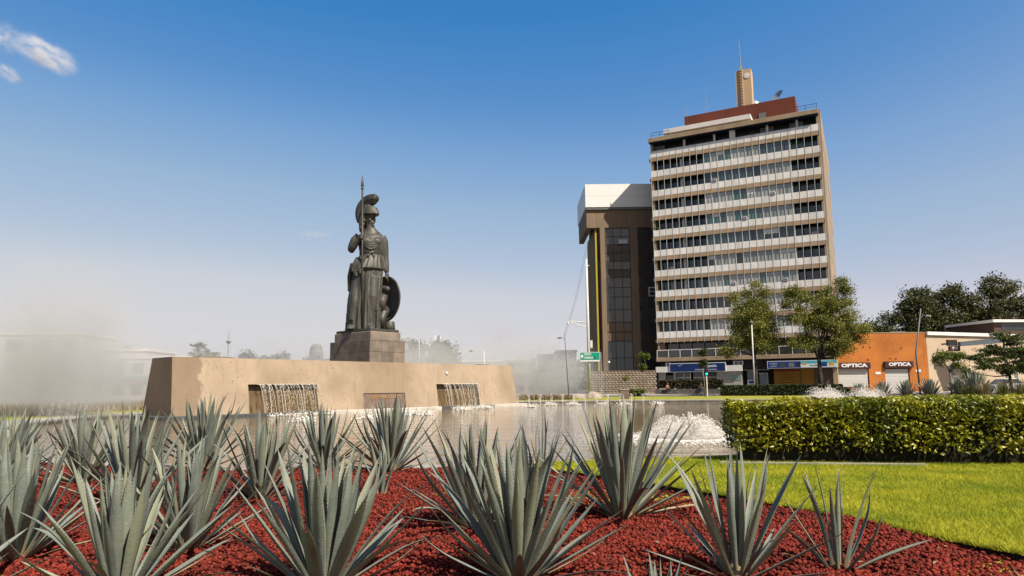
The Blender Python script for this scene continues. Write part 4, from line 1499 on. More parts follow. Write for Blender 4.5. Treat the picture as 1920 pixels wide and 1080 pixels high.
MB().box(14.92, 15.02, 0.45, 0.58, 0.1, 2.75).build('frame', m_steel, dr)
MB().box(11.7, 15.2, 0.3, 0.42, 3.2, 3.32).build('canopy_edge', m_steel, tw)
m_must = mat('mustard_mural', (0.23, 0.115, 0.006), (0.19, 0.09, 0.005), rough=0.8, scale=0.8)
m_mred = mat('mural_red', (0.16, 0.03, 0.012), rough=0.8)
mu = MB().box(15.8, 19.1, 0.28, 0.4, 0.1, 3.3).build('mustard_shutter', m_must, tw)
for k, (a, b, z) in enumerate(((16.9, 18.2, 2.55), (16.7, 18.3, 2.2), (16.7, 18.3, 1.85), (16.3, 18.6, 1.5), (16.4, 18.5, 1.15))):
    MB().box(a, b, 0.268, 0.284, z - 0.05, z + 0.05).build('painted_line', m_mred, mu)
MB().box(15.85, 19.05, 0.262, 0.282, 2.95, 3.28).build('painted_band', m_mred, mu)
MB().box(19.15, 20.8, 0.28, 0.4, 0.1, 3.4).build('mustard_wall', m_must, tw)
MB().box(20.85, 23.3, 0.3, 1.4, 0.1, 3.4).build('brick_wall', mat('brown_brick_shop', (0.12, 0.075, 0.055), (0.08, 0.05, 0.04), rough=0.9, scale=5), tw)
ad = thing('banner_sign', 'long blue and turquoise advertising banner over the mustard shop', 'sign', (21.3013, 100.2469, 0), TR)
MB().box(15.1, 23.75, -0.42, 0.09, 3.38, 4.38).build('frame', m_signw, ad)
m_ban = mat('banner_blue', (0.012, 0.05, 0.22), (0.01, 0.035, 0.16), rough=0.5, scale=0.8)
MB().box(15.2, 19.3, -0.44, -0.421, 3.46, 4.30).build('panel', m_ban, ad)
m_tq = mat('banner_turquoise', (0.03, 0.34, 0.42), (0.10, 0.45, 0.55), rough=0.5, scale=0.8)
MB().box(19.3, 23.65, -0.441, -0.421, 3.92, 4.30).build('panel', m_tq, ad)
MB().box(19.3, 23.65, -0.441, -0.421, 3.46, 3.915).build('panel', m_signw, ad)
text('lettering', 'respira', 0.3, m_signw, ad, (15.9, -0.445, 4.05), (PI / 2, 0, 0), width=1.0)
text('lettering', 'Luz UV', 0.25, m_signw, ad, (15.9, -0.445, 3.68), (PI / 2, 0, 0), width=0.8)
for x0, x1, c in ((16.7, 17.4, G_DARK), (17.8, 18.5, m_grey), (18.85, 19.2, m_dark), (21.8, 22.5, m_ban)):
    MB().box(x0, x1, -0.45, -0.4405, 3.55, 4.1).build('picture', c, ad)
MB().box(19.5, 20.0, -0.452, -0.4412, 3.8, 4.1).build('picture', mat('banner_yellow', (0.5, 0.36, 0.05), rough=0.5), ad)
MB().box(22.7, 23.3, -0.452, -0.4412, 3.65, 4.1).build('picture', MATS['banner_yellow'], ad)
MB().box(23.75, 23.85, -0.42, 0.09, 3.45, 4.4).build('side_panel', MATS['banner_yellow'], ad)
text('lettering', 'SALA DE ESPERA', 0.2, m_grey, ad, (21.0, -0.452, 3.7), (PI / 2, 0, 0), width=1.1)

# potted plants on the balconies
m_bush = mat('balcony_leaf', (0.10, 0.17, 0.02), (0.06, 0.10, 0.015), rough=0.7, scale=3, island=0.3)
for k, (u, z, s, lab) in enumerate(((0.3, 36.526 - 4 * FH + 0.1, 0.6, 'bushy potted plant spilling over the tower corner balcony, halfway up'),
                                    (6.6, 36.526 - FH + 0.05, 0.35, 'small yellow-green plant on a high left balcony of the tower'),
                                    (14.8, 36.526 + 0.05, 0.4, 'small plant on the top loggia of the tower'))):
    p = Vector((21.3013, 100.2469, 0)) + Matrix.Rotation(TR, 3, 'Z') @ Vector((u, 0.45, z))
    pt = thing('potted_plant', lab, 'plant', p)
    MB().lathe([(0.16, 0), (0.2, 0.3), (0.22, 0.32)], 12).build('pot', m_sidew, pt, loc=(0, 0, -0.4))
    c = RNG.normal(size=(260, 3)) * s * 0.42
    c[:, 2] = np.abs(c[:, 2]) * 1.2
    place('foliage', leaf_cloud('foliage', c, 0.16, m_bush), pt)

# ------------------------------------------------------------------ brown office block beside the tower
m_bconc = mat('brown_concrete', (0.24, 0.165, 0.105), (0.17, 0.12, 0.08), rough=0.85, scale=0.5, stretch=(1, 1, 0.2), bump=0.2)
m_mull = mat('brown_mullion', (0.07, 0.045, 0.032), rough=0.7)
m_olive = mat('olive_slat', (0.16, 0.12, 0.02), (0.10, 0.075, 0.015), rough=0.7, scale=1)
m_metal_w = mat('white_sheet_cladding', (0.80, 0.78, 0.74), (0.74, 0.72, 0.69), rough=0.45, scale=0.2)
bk = thing('office_block', 'brown office block with white sheet-clad crown beside the tower', 'building', (12.0, 106.4, 0), 0.0)
MB().box(1.9, 14.5, 0.6, 13.0, 0.1, 29.0).build('body', m_dark, bk)
for k, (x0, x1) in enumerate(((-0.05, 6.2), (6.21, 14.6))):
    MB().box(x0, x1, -0.45, -0.35, 31.4, 33.3).build('cladding_sheet', m_metal_w, bk)
    MB().box(x0, x1, -0.45, -0.35, 29.55, 31.38).build('cladding_sheet', m_metal_w, bk)
for z0, z1 in ((31.4, 33.3), (29.55, 31.38)):
    MB().box(-0.15, -0.05, -0.45, 12.5, z0, z1).build('cladding_sheet', m_metal_w, bk)
MB().box(-0.02, 14.6, -0.34, 12.5, 29.2, 33.1).build('crown_core', m_grey, bk)
for k in range(9):
    x0 = 0.0 + k * 1.6
    if x0 > 14:
        break
    MB().box(x0 + 0.01, x0 + 1.59, 0.0, 0.9, 26.3, 29.18).build('concrete_panel', m_bconc, bk)
MB().box(0.0, 0.85, 0.91, 12.4, 26.3, 29.18).build('side_panel', m_bconc, bk)
for x0, x1 in ((2.1, 2.85), (6.85, 8.0), (12.0, 13.0)):
    MB().box(x0, x1, -0.03, 0.6, 0.1, 26.3).build('column', m_bconc, bk)
MB().box(0.55, 0.75, 1.6, 1.9, 0.1, 26.3).build('corner_post', m_bconc, bk)
for k in range(11):
    y0 = 0.75 + k * 1.0
    MB().box(1.35 - 0.01, 1.88, y0, y0 + 0.85, 0.1, 26.3).build('slat', m_olive, bk)
MB().box(1.35, 1.60, 0.45, 0.7, 0.1, 28.0).build('yellow_edge', mat('mustard_edge', (0.42, 0.30, 0.03), rough=0.7), bk)
rb = random.Random(9)
zr = [3.4, 5.6, 8.2, 9.65, 11.2, 13.2, 15.2, 16.7, 18.3, 19.6, 20.9, 22.3, 23.6, 24.9, 26.28]
for (x0, x1, nc) in ((1.92, 2.08, 1), (2.88, 6.82, 3), (8.03, 11.97, 3)):
    for j in range(len(zr) - 1):
        for c in range(nc):
            xa = x0 + (x1 - x0) * c / nc
            xb = x0 + (x1 - x0) * (c + 1) / nc
            if x0 > 8:
                g = rb.choice([G_DARK, G_BROWN, G_DARK])
            else:
                g = rb.choice([G_BROWN, G_BROWN, G_DARK, G_BROWN])
                if j in (2, 3):
                    g = mat('tan_blind', (0.20, 0.14, 0.095), (0.16, 0.11, 0.075), rough=0.5, scale=0.7)
                elif j in (0, 1):
                    g = G_DARK
                elif j in (8, 10, 11):
                    g = mat('dim_blind', (0.10, 0.085, 0.065), (0.075, 0.06, 0.05), rough=0.5, scale=0.7)
            MB().box(xa + 0.04, xb - 0.04, 0.34, 0.38, zr[j] + 0.06, zr[j + 1] - 0.06).build('window_pane', g, bk)
    for j in range(len(zr)):
        MB().box(x0, x1, 0.28, 0.42, zr[j] - 0.05, zr[j] + 0.05).build('mullion', m_mull, bk)
    for c in range(nc + 1):
        xa = x0 + (x1 - x0) * c / nc
        MB().box(xa - 0.04, xa + 0.04, 0.275, 0.415, 3.4, 26.28).build('mullion', m_mull, bk)
fx = MB().box(9.6, 11.7, 0.2, 0.36, 15.3, 16.6).build('white_window', G_DARK, bk)
for a in ((9.55, 11.75, 16.55, 16.68), (9.55, 11.75, 15.25, 15.36), (9.55, 9.68, 15.36, 16.55), (10.6, 10.7, 16.05, 16.55), (9.68, 11.7, 15.98, 16.05)):
    MB().box(a[0], a[1], 0.14, 0.22, a[2], a[3]).build('frame', m_whitep, fx)
fx = MB().box(5.0, 6.4, 0.1, 0.36, 23.7, 24.4).build('air_conditioner', m_steel, bk)
# pierced block wall at its foot
m_lat = mat('pierced_block', (0.30, 0.235, 0.165), (0.20, 0.16, 0.115), rough=0.9, scale=1.2, objrand=0.15)
lw = thing('block_wall', 'low wall of pierced tan blocks at the foot of the brown office block', 'wall', (10.9, 101.2, 0.1), math.radians(-6))
MB().box(0, 10.2, 0.12, 0.3, 0, 3.25).build('backing', m_dark, lw)
lbm = MB().box(0.015, 0.485, 0, 0.12, 0.015, 0.31).add([(0.16, -0.06, 0.10), (0.34, -0.06, 0.10), (0.34, -0.06, 0.22), (0.16, -0.06, 0.22), (0.04, 0, 0.04), (0.46, 0, 0.04), (0.46, 0, 0.285), (0.04, 0, 0.285)],
                                                   [(0, 1, 2, 3), (4, 5, 1, 0), (5, 6, 2, 1), (6, 7, 3, 2), (7, 4, 0, 3)]).mesh('block', m_lat)
for j in range(10):
    for i in range(20):
        place('block', lbm, lw, loc=(i * 0.5 + (0.0 if j % 2 else 0.15), 0, j * 0.325))
MB().box(-0.05, 10.2, -0.06, 0.36, 3.25, 3.38).build('coping', m_bconc, lw)

# ------------------------------------------------------------------ orange brick shop and cream building
def bricky(nt, vec, colour, p):
    b = nt.nodes.new('ShaderNodeTexBrick')
    b.inputs['Scale'].default_value = 3.0
    b.inputs['Mortar Size'].default_value = 0.02
    b.inputs['Color1'].default_value = (1, 1, 1, 1)
    b.inputs['Color2'].default_value = (0.8, 0.8, 0.8, 1)
    b.inputs['Mortar'].default_value = (0.6, 0.6, 0.6, 1)
    g = nt.nodes.new('ShaderNodeTexCoord')
    sw = nt.nodes.new('ShaderNodeSeparateXYZ')
    cb = nt.nodes.new('ShaderNodeCombineXYZ')
    nt.links.new(g.outputs['Object'], sw.inputs[0])
    nt.links.new(sw.outputs['X'], cb.inputs['X'])
    nt.links.new(sw.outputs['Z'], cb.inputs['Y'])
    nt.links.new(cb.outputs[0], b.inputs['Vector'])
    c = mixc(nt, 1.0, colour, b.outputs[0], 'MULTIPLY')
    return c


m_org = mat('orange_brick', (0.60, 0.20, 0.036), (0.42, 0.13, 0.026), rough=0.9, scale=0.35, sharp=(0.4, 0.7), extra=bricky)
m_dkor = mat('dark_brick_base', (0.20, 0.06, 0.03), rough=0.9)
m_shut = mat('roller_shutter', (0.60, 0.58, 0.55), (0.52, 0.5, 0.48), rough=0.6, scale=0.4, stretch=(0.1, 0.1, 2))
m_maroon = mat('maroon_sign', (0.05, 0.014, 0.010), rough=0.6)
op = thing('orange_shop', 'flat-roofed orange brick shop with two white shutters', 'shop', (43.0, 92.0, 0.1), 0.0)
# front wall in pieces around the two shutters (local x 0..12.4)
for x0, x1, z0, z1 in ((0.0, 0.5, 0.7, 3.2), (4.75, 6.9, 0.0, 3.2), (10.2, 12.4, 0.0, 3.2), (0.0, 12.4, 3.2, 7.85)):
    MB().box(x0, x1, 0, 0.35, z0, z1).build('wall', m_org, op)
MB().box(0.0, 4.75, -0.06, 0.35, 0, 0.7).build('dark_base', m_dkor, op)
MB().box(0.02, 12.4, 0.35, 8, 0, 7.6).build('body', m_dkor, op)
MB().box(12.38, 12.75, 0.0, 8, 0, 7.85).build('side_wall', m_org, op)
MB().box(-0.1, 12.5, -0.04, 0.45, 7.85, 7.97).build('parapet_coping', m_tanc, op)
for x0, x1, z0, z1 in ((0.5, 4.75, 0.72, 3.15), (6.9, 10.2, 0.02, 3.15)):
    ro = MB().box(x0 + 0.08, x1 - 0.08, 0.18, 0.30, z0, z1 - 0.1).build('roller_shutter', m_shut, op)
    nsl = int((z1 - z0) / 0.2)
    for k in range(nsl):
        MB().box(x0 + 0.1, x1 - 0.1, 0.155, 0.182, z0 + 0.2 * k + 0.03, z0 + 0.2 * k + 0.17).build('slat', m_shut, ro)
for x0, x1, y in ((0.35, 4.85, 3.12), (6.8, 10.6, 3.22)):
    s = MB().box(x0, x1, -0.35, 0.0, y, y + 0.82).build('sign_board', m_maroon, op)
    text('lettering', 'OPTICA', 0.62, m_signw, s, ((x0 + x1) / 2 + 0.05, -0.37, y + 0.42), (PI / 2, 0, 0), width=(x1 - x0) * 0.78, bold=0.03)
for x, z in ((5.6, 2.35), (11.0, 2.6)):
    MB().box(x, x + 0.7, -0.05, 0.0, z, z + 0.32).build('plate', m_signw, op)
for x, z in ((3.0, 5.8), (4.1, 5.9), (5.0, 5.85), (9.2, 5.7), (4.6, 3.9 + 0.3), (7.6, 4.35), (8.4, 4.3)):
    MB().box(x, x + 0.22, -0.03, 0.0, z, z + 0.22).build('missing_render', m_dkor, op)
MB().box(9.0, 11.0, 1.5, 2.2, 7.97, 8.2).build('roof_tank', m_grey, op)

m_crw = mat('cream_wall', (0.52, 0.40, 0.28), (0.45, 0.345, 0.24), rough=0.9, scale=0.35, bump=0.1)
cr = thing('cream_building', 'long plain cream rendered building with white roof edge behind the young trees', 'building', (55.78, 92.0, 0.1), math.atan2(5.6, 13.9))
MB().box(0, 26, 0, 10, 0, 7.55).build('wall', m_crw, cr)
MB().box(-0.02, 26.2, -0.3, 10, 7.55, 8.0).build('roof_edge', m_whitep, cr)
MB().box(4.2, 4.9, -0.04, 0.02, 2.2, 3.6).build('window', G_BLUE, cr)
MB().box(4.1, 5.3, -0.35, 0.0, 1.85, 2.1).build('sill', m_whitep, cr)
MB().box(6.9, 8.3, -0.05, 0.02, 0.0, 3.1).build('door', G_BROWN, cr)
MB().box(17.5, 18.2, -0.05, 0.02, 0.2, 3.3).build('door', G_TEAL, cr)
sg = thing('wall_sign', 'two stacked black and red sign boxes standing out from the cream wall', 'sign', (57.9, 90.8, 5.4), 0.1)
MB().box(0.0, 1.35, 0, 0.3, 0.7, 1.45).build('box', m_dark, sg)
MB().box(-0.04, 1.40, 0.02, 0.28, 1.453, 1.52).build('frame', m_dkor, sg)
MB().box(0.25, 1.75, 0.05, 0.35, 0.0, 0.66).build('box', m_maroon, sg)
text('lettering', 'TNV', 0.42, m_signw, sg, (1.0, 0.04, 0.36), (PI / 2, 0, 0), width=0.9, bold=0.02)
MB().box(0.3, 0.5, 0.3, 1.6, 0.9, 1.1).build('bracket', m_grey, sg)
aw = thing('canopy_beam', 'sloping blue-grey sheet canopy reaching out past the sign boxes', 'canopy', (59.25, 90.6, 0.0), 0.0)
MB().hexa([(0, -0.3, 6.0), (5.6, -3.2, 6.4), (5.6, 1.5, 6.4), (0, 0.3, 6.0)], [(0, -0.3, 6.6), (5.6, -3.2, 7.1), (5.6, 1.5, 7.1), (0, 0.3, 6.6)]).build('sheet', mat('canopy_sheet', (0.20, 0.23, 0.25), rough=0.5), aw)
MB().tube([(5.2, -1, 0.1), (5.2, -1, 6.4)], 0.12, 8).build('post', m_steel, aw)
m_brr = mat('dark_brown_brick', (0.12, 0.075, 0.055), (0.09, 0.055, 0.042), rough=0.9, scale=1.5, extra=bricky)
bu = thing('rooftop_block', 'dark brown brick upper storey with pale roof edge behind the cream building', 'building', (75.0, 106, 0.1), 0.12)
MB().box(0, 18, 0, 9, 0, 10.4).build('wall', m_brr, bu)
MB().box(-0.6, 18, -0.6, 9.5, 10.4, 10.8).build('roof_edge', m_whitep, bu)
MB().box(1.2, 17, -0.05, 0.05, 9.2, 10.3).build('window_band', G_DARK, bu)


# ------------------------------------------------------------------ trees
m_bark = mat('bark', (0.07, 0.05, 0.036), (0.03, 0.022, 0.016), rough=0.95, scale=3, stretch=(2, 2, 0.5), bump=0.6)
m_barkp = mat('pale_bark', (0.24, 0.19, 0.14), (0.15, 0.12, 0.09), rough=0.95, scale=3, stretch=(2, 2, 0.5), bump=0.5)


def leafmat(name, a, b, tr=0.25, isl=0.4):
    return mat(name, a, b, rough=0.6, scale=0.5, detail=3, island=isl, trans=tr, spec=0.3)


L_OLIVE = leafmat('olive_leaf', (0.29, 0.275, 0.045), (0.15, 0.16, 0.028))
L_DARK = leafmat('dark_leaf', (0.11, 0.115, 0.03), (0.045, 0.052, 0.015))
L_GREEN = leafmat('green_leaf', (0.10, 0.125, 0.02), (0.045, 0.06, 0.011))
L_TOP = leafmat('bright_leaf', (0.16, 0.20, 0.02), (0.09, 0.13, 0.014))
L_GREYG = leafmat('grey_green_leaf', (0.15, 0.145, 0.055), (0.08, 0.085, 0.033))


def tree(name, label, x, y, h, lobes, nleaf, size, lm, bark, trunk_r=0.2, fork=0.35, seed=1, group=None, clumps=60, lean=(0, 0), aspect=0.5, cl_r=0.55, z=0.05, flat=1.0):
    """lobes: (dx, dy, z, rx, ry, rz) ellipsoids of the crown, clumped leaves on their shells"""
    rng = np.random.default_rng(seed)
    root = thing(name, label, 'tree', (x, y, z), 0, group)
    tb = MB()
    fz = h * fork
    top = np.array([lean[0], lean[1], fz])
    tb.tube([(0, 0, -0.1), (lean[0] * 0.3 + 0.05, lean[1] * 0.3, fz * 0.5), tuple(top)], [trunk_r * 1.25, trunk_r, trunk_r * 0.8], 9)
    C = []
    for lb in lobes:
        c0 = np.array(lb[:3])
        r = np.array(lb[3:6])
        e = c0 + np.array([0, 0, r[2] * 0.2])
        mid = (top + e) / 2 + rng.normal(0, 0.25, 3)
        tb.tube([tuple(top), tuple(mid), tuple(e)], [trunk_r * 0.6, trunk_r * 0.35, trunk_r * 0.10], 6)
        k = max(4, int(clumps * (r.prod() ** (2 / 3)) / sum((np.array(q[3:6]).prod()) ** (2 / 3) for q in lobes)))
        d = rng.normal(size=(k, 3))
        d /= np.linalg.norm(d, axis=1)[:, None]
        cc = c0 + d * r * rng.uniform(0.45, 1.05, (k, 1))
        for q in cc[:: 3]:
            tb.tube([tuple(mid * 0.4 + e * 0.6), tuple((e + q) / 2 + rng.normal(0, 0.15, 3)), tuple(q)], [trunk_r * 0.16, trunk_r * 0.1, trunk_r * 0.04], 4)
        C.append(cc)
    tb.build('trunk', bark, root, smooth=True)
    C = np.concatenate(C)
    w = rng.uniform(0.4, 1.6, len(C))
    w /= w.sum()
    pick = rng.choice(len(C), nleaf, p=w)
    P = C[pick] + rng.normal(0, cl_r, (nleaf, 3)) * np.array([1, 1, 0.7 * flat])
    place('crown', leaf_cloud('crown', P, size, lm, aspect=aspect, upbias=0.3, rng=rng), root)
    return root


# two street trees before the tower
tree('street_tree', 'bushy street tree before the tower, the smaller and left one', 29.0, 82, 13.8,
     [(-1.0, 0, 9.8, 1.9, 1.7, 2.6), (0.4, 0, 11.6, 1.7, 1.5, 2.0), (1.2, 0.3, 8.6, 1.6, 1.5, 2.2), (-1.6, -0.2, 6.6, 1.6, 1.4, 1.5), (0.9, -0.3, 5.8, 1.7, 1.3, 1.2), (-0.2, 0.2, 7.8, 2.0, 1.8, 2.0),
      (-3.4, 0, 5.2, 0.9, 0.7, 0.5)],
     34000, 0.20, L_OLIVE, m_bark, 0.22, 0.33, 21, 'street trees before the tower', clumps=110, cl_r=0.42)
tree('street_tree', 'larger spreading street tree at the right corner of the tower', 35.8, 80, 15,
     [(-2.2, 0, 10.6, 1.6, 1.5, 2.2), (0.0, 0, 8.4, 2.1, 1.8, 2.2), (2.4, 0, 11.6, 1.7, 1.5, 2.4), (2.9, 0, 8.2, 2.2, 1.7, 2.2), (4.6, 0.3, 7.2, 1.7, 1.4, 1.5), (-1.6, -0.2, 6.2, 1.5, 1.3, 1.3),
      (2.0, -0.2, 5.6, 1.9, 1.5, 1.1), (1.2, 0, 10.2, 1.4, 1.4, 1.6), (3.5, 0, 13.4, 0.8, 0.7, 1.3)],
     44000, 0.20, L_OLIVE, m_bark, 0.26, 0.27, 22, 'street trees before the tower', clumps=130, cl_r=0.42)
# big dark trees behind the low shops
for k, (x, y, h, s, lab, lm) in enumerate((
        (78.0, 132, 20.0, 1.15, 'round dark tree rising behind the orange shop, leftmost of the group', L_DARK),
        (86.5, 134, 20.8, 1.15, 'dark tree in the middle of the group behind the cream building', L_DARK),
        (95.0, 132, 22.6, 1.2, 'tallest tree of the group, olive green, behind the brown upper storey', L_GREYG),
        (101.5, 128, 20.5, 0.9, 'thin airy tree at the right picture edge behind the brown upper storey', L_GREYG))):
    tree('tree', lab, x, y, h, [(-4.0 * s, 0, h * 0.55, 4.2 * s, 3, 3.6 * s), (0, 0, h * 0.70, 5.0 * s, 3.5, 4.2 * s), (4.2 * s, 0, h * 0.58, 4.4 * s, 3, 4.0 * s), (-1.5 * s, -1, h * 0.42, 5 * s, 3, 3.0 * s), (1, 0, h * 0.84, 2.8 * s, 2.5, h * 0.13)],
         20000 if k < 3 else 9000, 0.5, lm, m_bark, 0.4, 0.2, 40 + k, 'trees behind the low shops', clumps=140, cl_r=0.75)
tree('tree', 'dark tree top showing between the street tree and the orange shop roof', 55.0, 118, 10.5, [(0, 0, 8.0, 2.2, 1.5, 1.7), (-2, 0, 7.0, 2.0, 1.5, 1.6)], 2500, 0.5, L_DARK, m_bark, 0.3, 0.4, 47, 'trees behind the low shops', clumps=40, cl_r=0.5)
# feathery tree at the right and the small parasol tree beside it
tree('feathery_tree', 'dark green tree with layered feathery branches before the cream building', 43.4, 60, 5.8,
     [(-2.0, 0, 3.3, 1.6, 1.2, 0.5), (-0.4, 0, 3.9, 1.7, 1.3, 0.5), (1.0, 0, 4.8, 1.5, 1.3, 0.45), (-2.6, -0.2, 2.5, 0.9, 0.9, 0.55), (0.0, -0.3, 2.4, 1.6, 1.0, 0.5), (2.0, 0, 3.6, 1.8, 1.2, 0.6), (-0.3, 0.1, 5.2, 0.9, 0.8, 0.35), (1.6, 0, 2.7, 1.4, 1, 0.5), (-3.5, 0, 1.9, 0.6, 0.6, 0.5)],
     13000, 0.20, L_GREEN, m_bark, 0.14, 0.3, 51, clumps=120, cl_r=0.26, flat=0.45)
tree('parasol_tree', 'small pale tree with flat parasol crown before the cream wall', 41.4, 65, 4.3,
     [(-0.3, 0, 3.75, 1.1, 1.0, 0.32), (0.5, 0, 3.6, 0.9, 0.9, 0.35), (-0.9, 0, 3.2, 0.5, 0.5, 0.4), (0.9, 0, 2.8, 0.5, 0.5, 0.5)], 4200, 0.15, L_TOP, m_barkp, 0.10, 0.5, 52, clumps=60, cl_r=0.22)
# young two-ball topiary trees on the far verge
for k, (x, y, h, lab) in enumerate(((14.3, 75, 4.7, 'young tree with two clipped leaf balls before the brown block wall'), (19.9, 71.5, 4.9, 'young tree with two leaf balls before the blue shop sign'))):
    tree('young_tree', lab, x, y, h, [(0, 0, h - 0.35, 0.66, 0.6, 0.34), (-0.05, 0, h - 1.45, 0.5, 0.45, 0.4)], 2400, 0.16, L_TOP if k == 0 else L_GREEN, m_barkp, 0.05, 0.6, 55 + k, 'young trees on the verge', clumps=26, cl_r=0.12, lean=(-0.1, 0))
tree('sapling', 'thin sapling with few leaves at the corner of the pierced block wall', 12.55, 76, 2.6, [(0, 0, 2.1, 0.35, 0.3, 0.4)], 240, 0.16, L_OLIVE, m_barkp, 0.03, 0.6, 58, clumps=8, cl_r=0.15)
# hazy trees behind the fountain, left and centre
for k, (x, y, h, w, lab) in enumerate((
        (-55.0, 97, 7.4, 4.5, 'dim tree at the left end of the fountain wall, seen through mist'),
        (-46.5, 121, 8.4, 3.0, 'low dark tree behind the fountain wall, right of the palm'),
        (-42.0, 122, 7.9, 3.6, 'hazy tree behind the wall, right of the mast'),
        (-36.5, 124, 7.6, 3.4, 'palest hazy tree behind the wall, near the water tank'),
        (-15.5, 102, 8.6, 4.2, 'round grey hazy tree just right of the pedestal'),
        (-10.3, 98, 8.2, 2.6, 'green tree beside the phone antenna, right of the pedestal'))):
    tree('distant_tree', lab, x, y, h, [(-w * 0.4, 0, h * 0.66, w * 0.55, w * 0.4, h * 0.25), (w * 0.35, 0, h * 0.68, w * 0.55, w * 0.4, h * 0.26), (0, 0, h * 0.8, w * 0.45, w * 0.4, h * 0.19), (0, 0, h * 0.5, w * 0.7, w * 0.4, h * 0.2)],
         3600, 0.42, L_GREEN if k == 5 else L_GREYG, m_bark, 0.25, 0.3, 70 + k, 'trees behind the fountain', clumps=60, cl_r=0.42)


def palm(x, y, h, label, seed):
    rng = random.Random(seed)
    root = thing('palm_tree', label, 'palm', (x, y, 0))
    MB().tube([(0, 0, 0), (0.1, 0, h * 0.5), (0, 0, h)], [0.35, 0.28, 0.3], 9).build('trunk', m_barkp, root, smooth=True)
    mb = MB()
    for k in range(34):
        az = rng.uniform(0, 6.28)
        el = rng.uniform(-0.9, 1.4)
        d = Vector((math.cos(az) * math.cos(el), math.sin(az) * math.cos(el), math.sin(el)))
        s = Vector((-math.sin(az), math.cos(az), 0))
        L = rng.uniform(1.0, 1.5)
        c = Vector((0, 0, h + 0.1))
        hub = c + d * L * 0.5
        for j in range(-4, 5):
            dd = (d + s * j * 0.22 + Vector((0, 0, -0.05 * abs(j)))).normalized()
            tip = hub + dd * L * 0.75 - Vector((0, 0, 0.15))
            w = s * 0.05 + Vector((0, 0, 0.04))
            mb.add([hub, hub + dd * L * 0.4 + w, tip, hub + dd * L * 0.4 - w], [(0, 1, 2, 3)])
        mb.tube([c, hub], 0.03, 4)
    mb.build('crown', L_GREYG, root)


palm(-46.1, 100, 6.9, 'fan palm top showing over the left part of the fountain wall', 5)
palm(-21.5, 108, 5.8, 'low fan palm behind the pedestal', 6)

# ------------------------------------------------------------------ far hedge, shrubs, grasses
m_hfar = mat('far_hedge_leaf', (0.05, 0.066, 0.010), (0.028, 0.038, 0.008), rough=0.6, scale=0.6, island=0.4, trans=0.15)


def box_hedge(name, label, x0, y0, x1, y1, depth, h, n, size, m, seed, group=None, z=0.06):
    rng = np.random.default_rng(seed)
    d = np.array([x1 - x0, y1 - y0])
    d = d / np.linalg.norm(d)
    nn = np.array([-d[1], d[0]]) * depth
    poly = [(x0, y0), (x1, y1), (x1 + nn[0], y1 + nn[1]), (x0 + nn[0], y0 + nn[1])]
    root = thing(name, label, 'hedge', (0, 0, 0), 0, group)
    stuff(place('foliage', hedge_leaves(poly, z, h, n, size, m, 'foliage', rng, thick=0.1), root))
    MB().prism(offset(poly, -0.15), z, h - 0.12).build('core', m_hcore, root)
    return root


box_hedge('hedge', 'long low dark hedge across the pool before the tower shops', 22.4, 73.8, 34.2, 71.2, 1.6, 1.15, 9000, 0.16, m_hfar, 81)
box_hedge('hedge', 'dark clipped hedge block before the far agaves', 26.4, 56.5, 27.6, 56.2, 1.0, 0.85, 900, 0.14, m_hfar, 82)
box_hedge('hedge', 'brownish low hedge behind the two sitting people', 20.0, 95.0, 27.8, 91.2, 0.8, 1.9, 5000, 0.2, mat('brown_hedge_leaf', (0.08, 0.065, 0.02), (0.05, 0.04, 0.015), rough=0.7, scale=0.6, island=0.4), 83, z=0.9)
box_hedge('shrub_row', 'low yellow-green shrubs beside the young tree on the verge', 12.9, 79.0, 15.2, 78.8, 0.7, 0.8, 900, 0.16, L_TOP, 84)
# planter wall the people sit on
pw = thing('planter_wall', 'low grey stone planter wall below the brownish hedge', 'wall', (19.4, 93.9, 0.1), math.atan2(-3.9, 8.0))
for k in range(10):
    MB().box(k * 0.95 + 0.01, k * 0.95 + 0.94, 0, 0.5, 0, 0.62).build('stone_block', mat('planter_stone', (0.14, 0.12, 0.10), (0.09, 0.08, 0.07), rough=0.9, scale=2, objrand=0.25), pw, bevel=0.02)

m_wisp = mat('dry_grass_blade', (0.34, 0.25, 0.15), (0.20, 0.17, 0.08), rough=0.9, scale=0.8, island=0.4, trans=0.2)
m_wispg = mat('green_grass_blade', (0.14, 0.15, 0.04), (0.09, 0.10, 0.03), rough=0.9, scale=0.8, island=0.4, trans=0.2)


def tuft_mesh(n, h, spread, rng, m, w=0.012):
    a = rng.uniform(0, 2 * PI, n)
    r = np.abs(rng.normal(0, spread * 0.35, n))
    b = np.c_[np.cos(a) * r, np.sin(a) * r, np.zeros(n)]
    hh = h * rng.uniform(0.6, 1.1, n)
    out = np.c_[np.cos(a), np.sin(a), np.zeros(n)] * (rng.uniform(0.1, 0.55, n) * hh)[:, None]
    mid = b + out * 0.35 + np.c_[np.zeros((n, 2)), hh * 0.65]
    tip = b + out + np.c_[np.zeros((n, 2)), hh]
    s = np.c_[-np.sin(a), np.cos(a), np.zeros(n)] * w
    V = np.stack([b - s, b + s, mid + s, mid - s, tip], 1).reshape(-1, 3)
    i = (np.arange(n) * 5)[:, None]
    F = np.concatenate([i + np.array([[0, 1, 2]]), i + np.array([[0, 2, 3]]), i + np.array([[3, 2, 4]])])
    return npmesh('tuft', V, F, m)


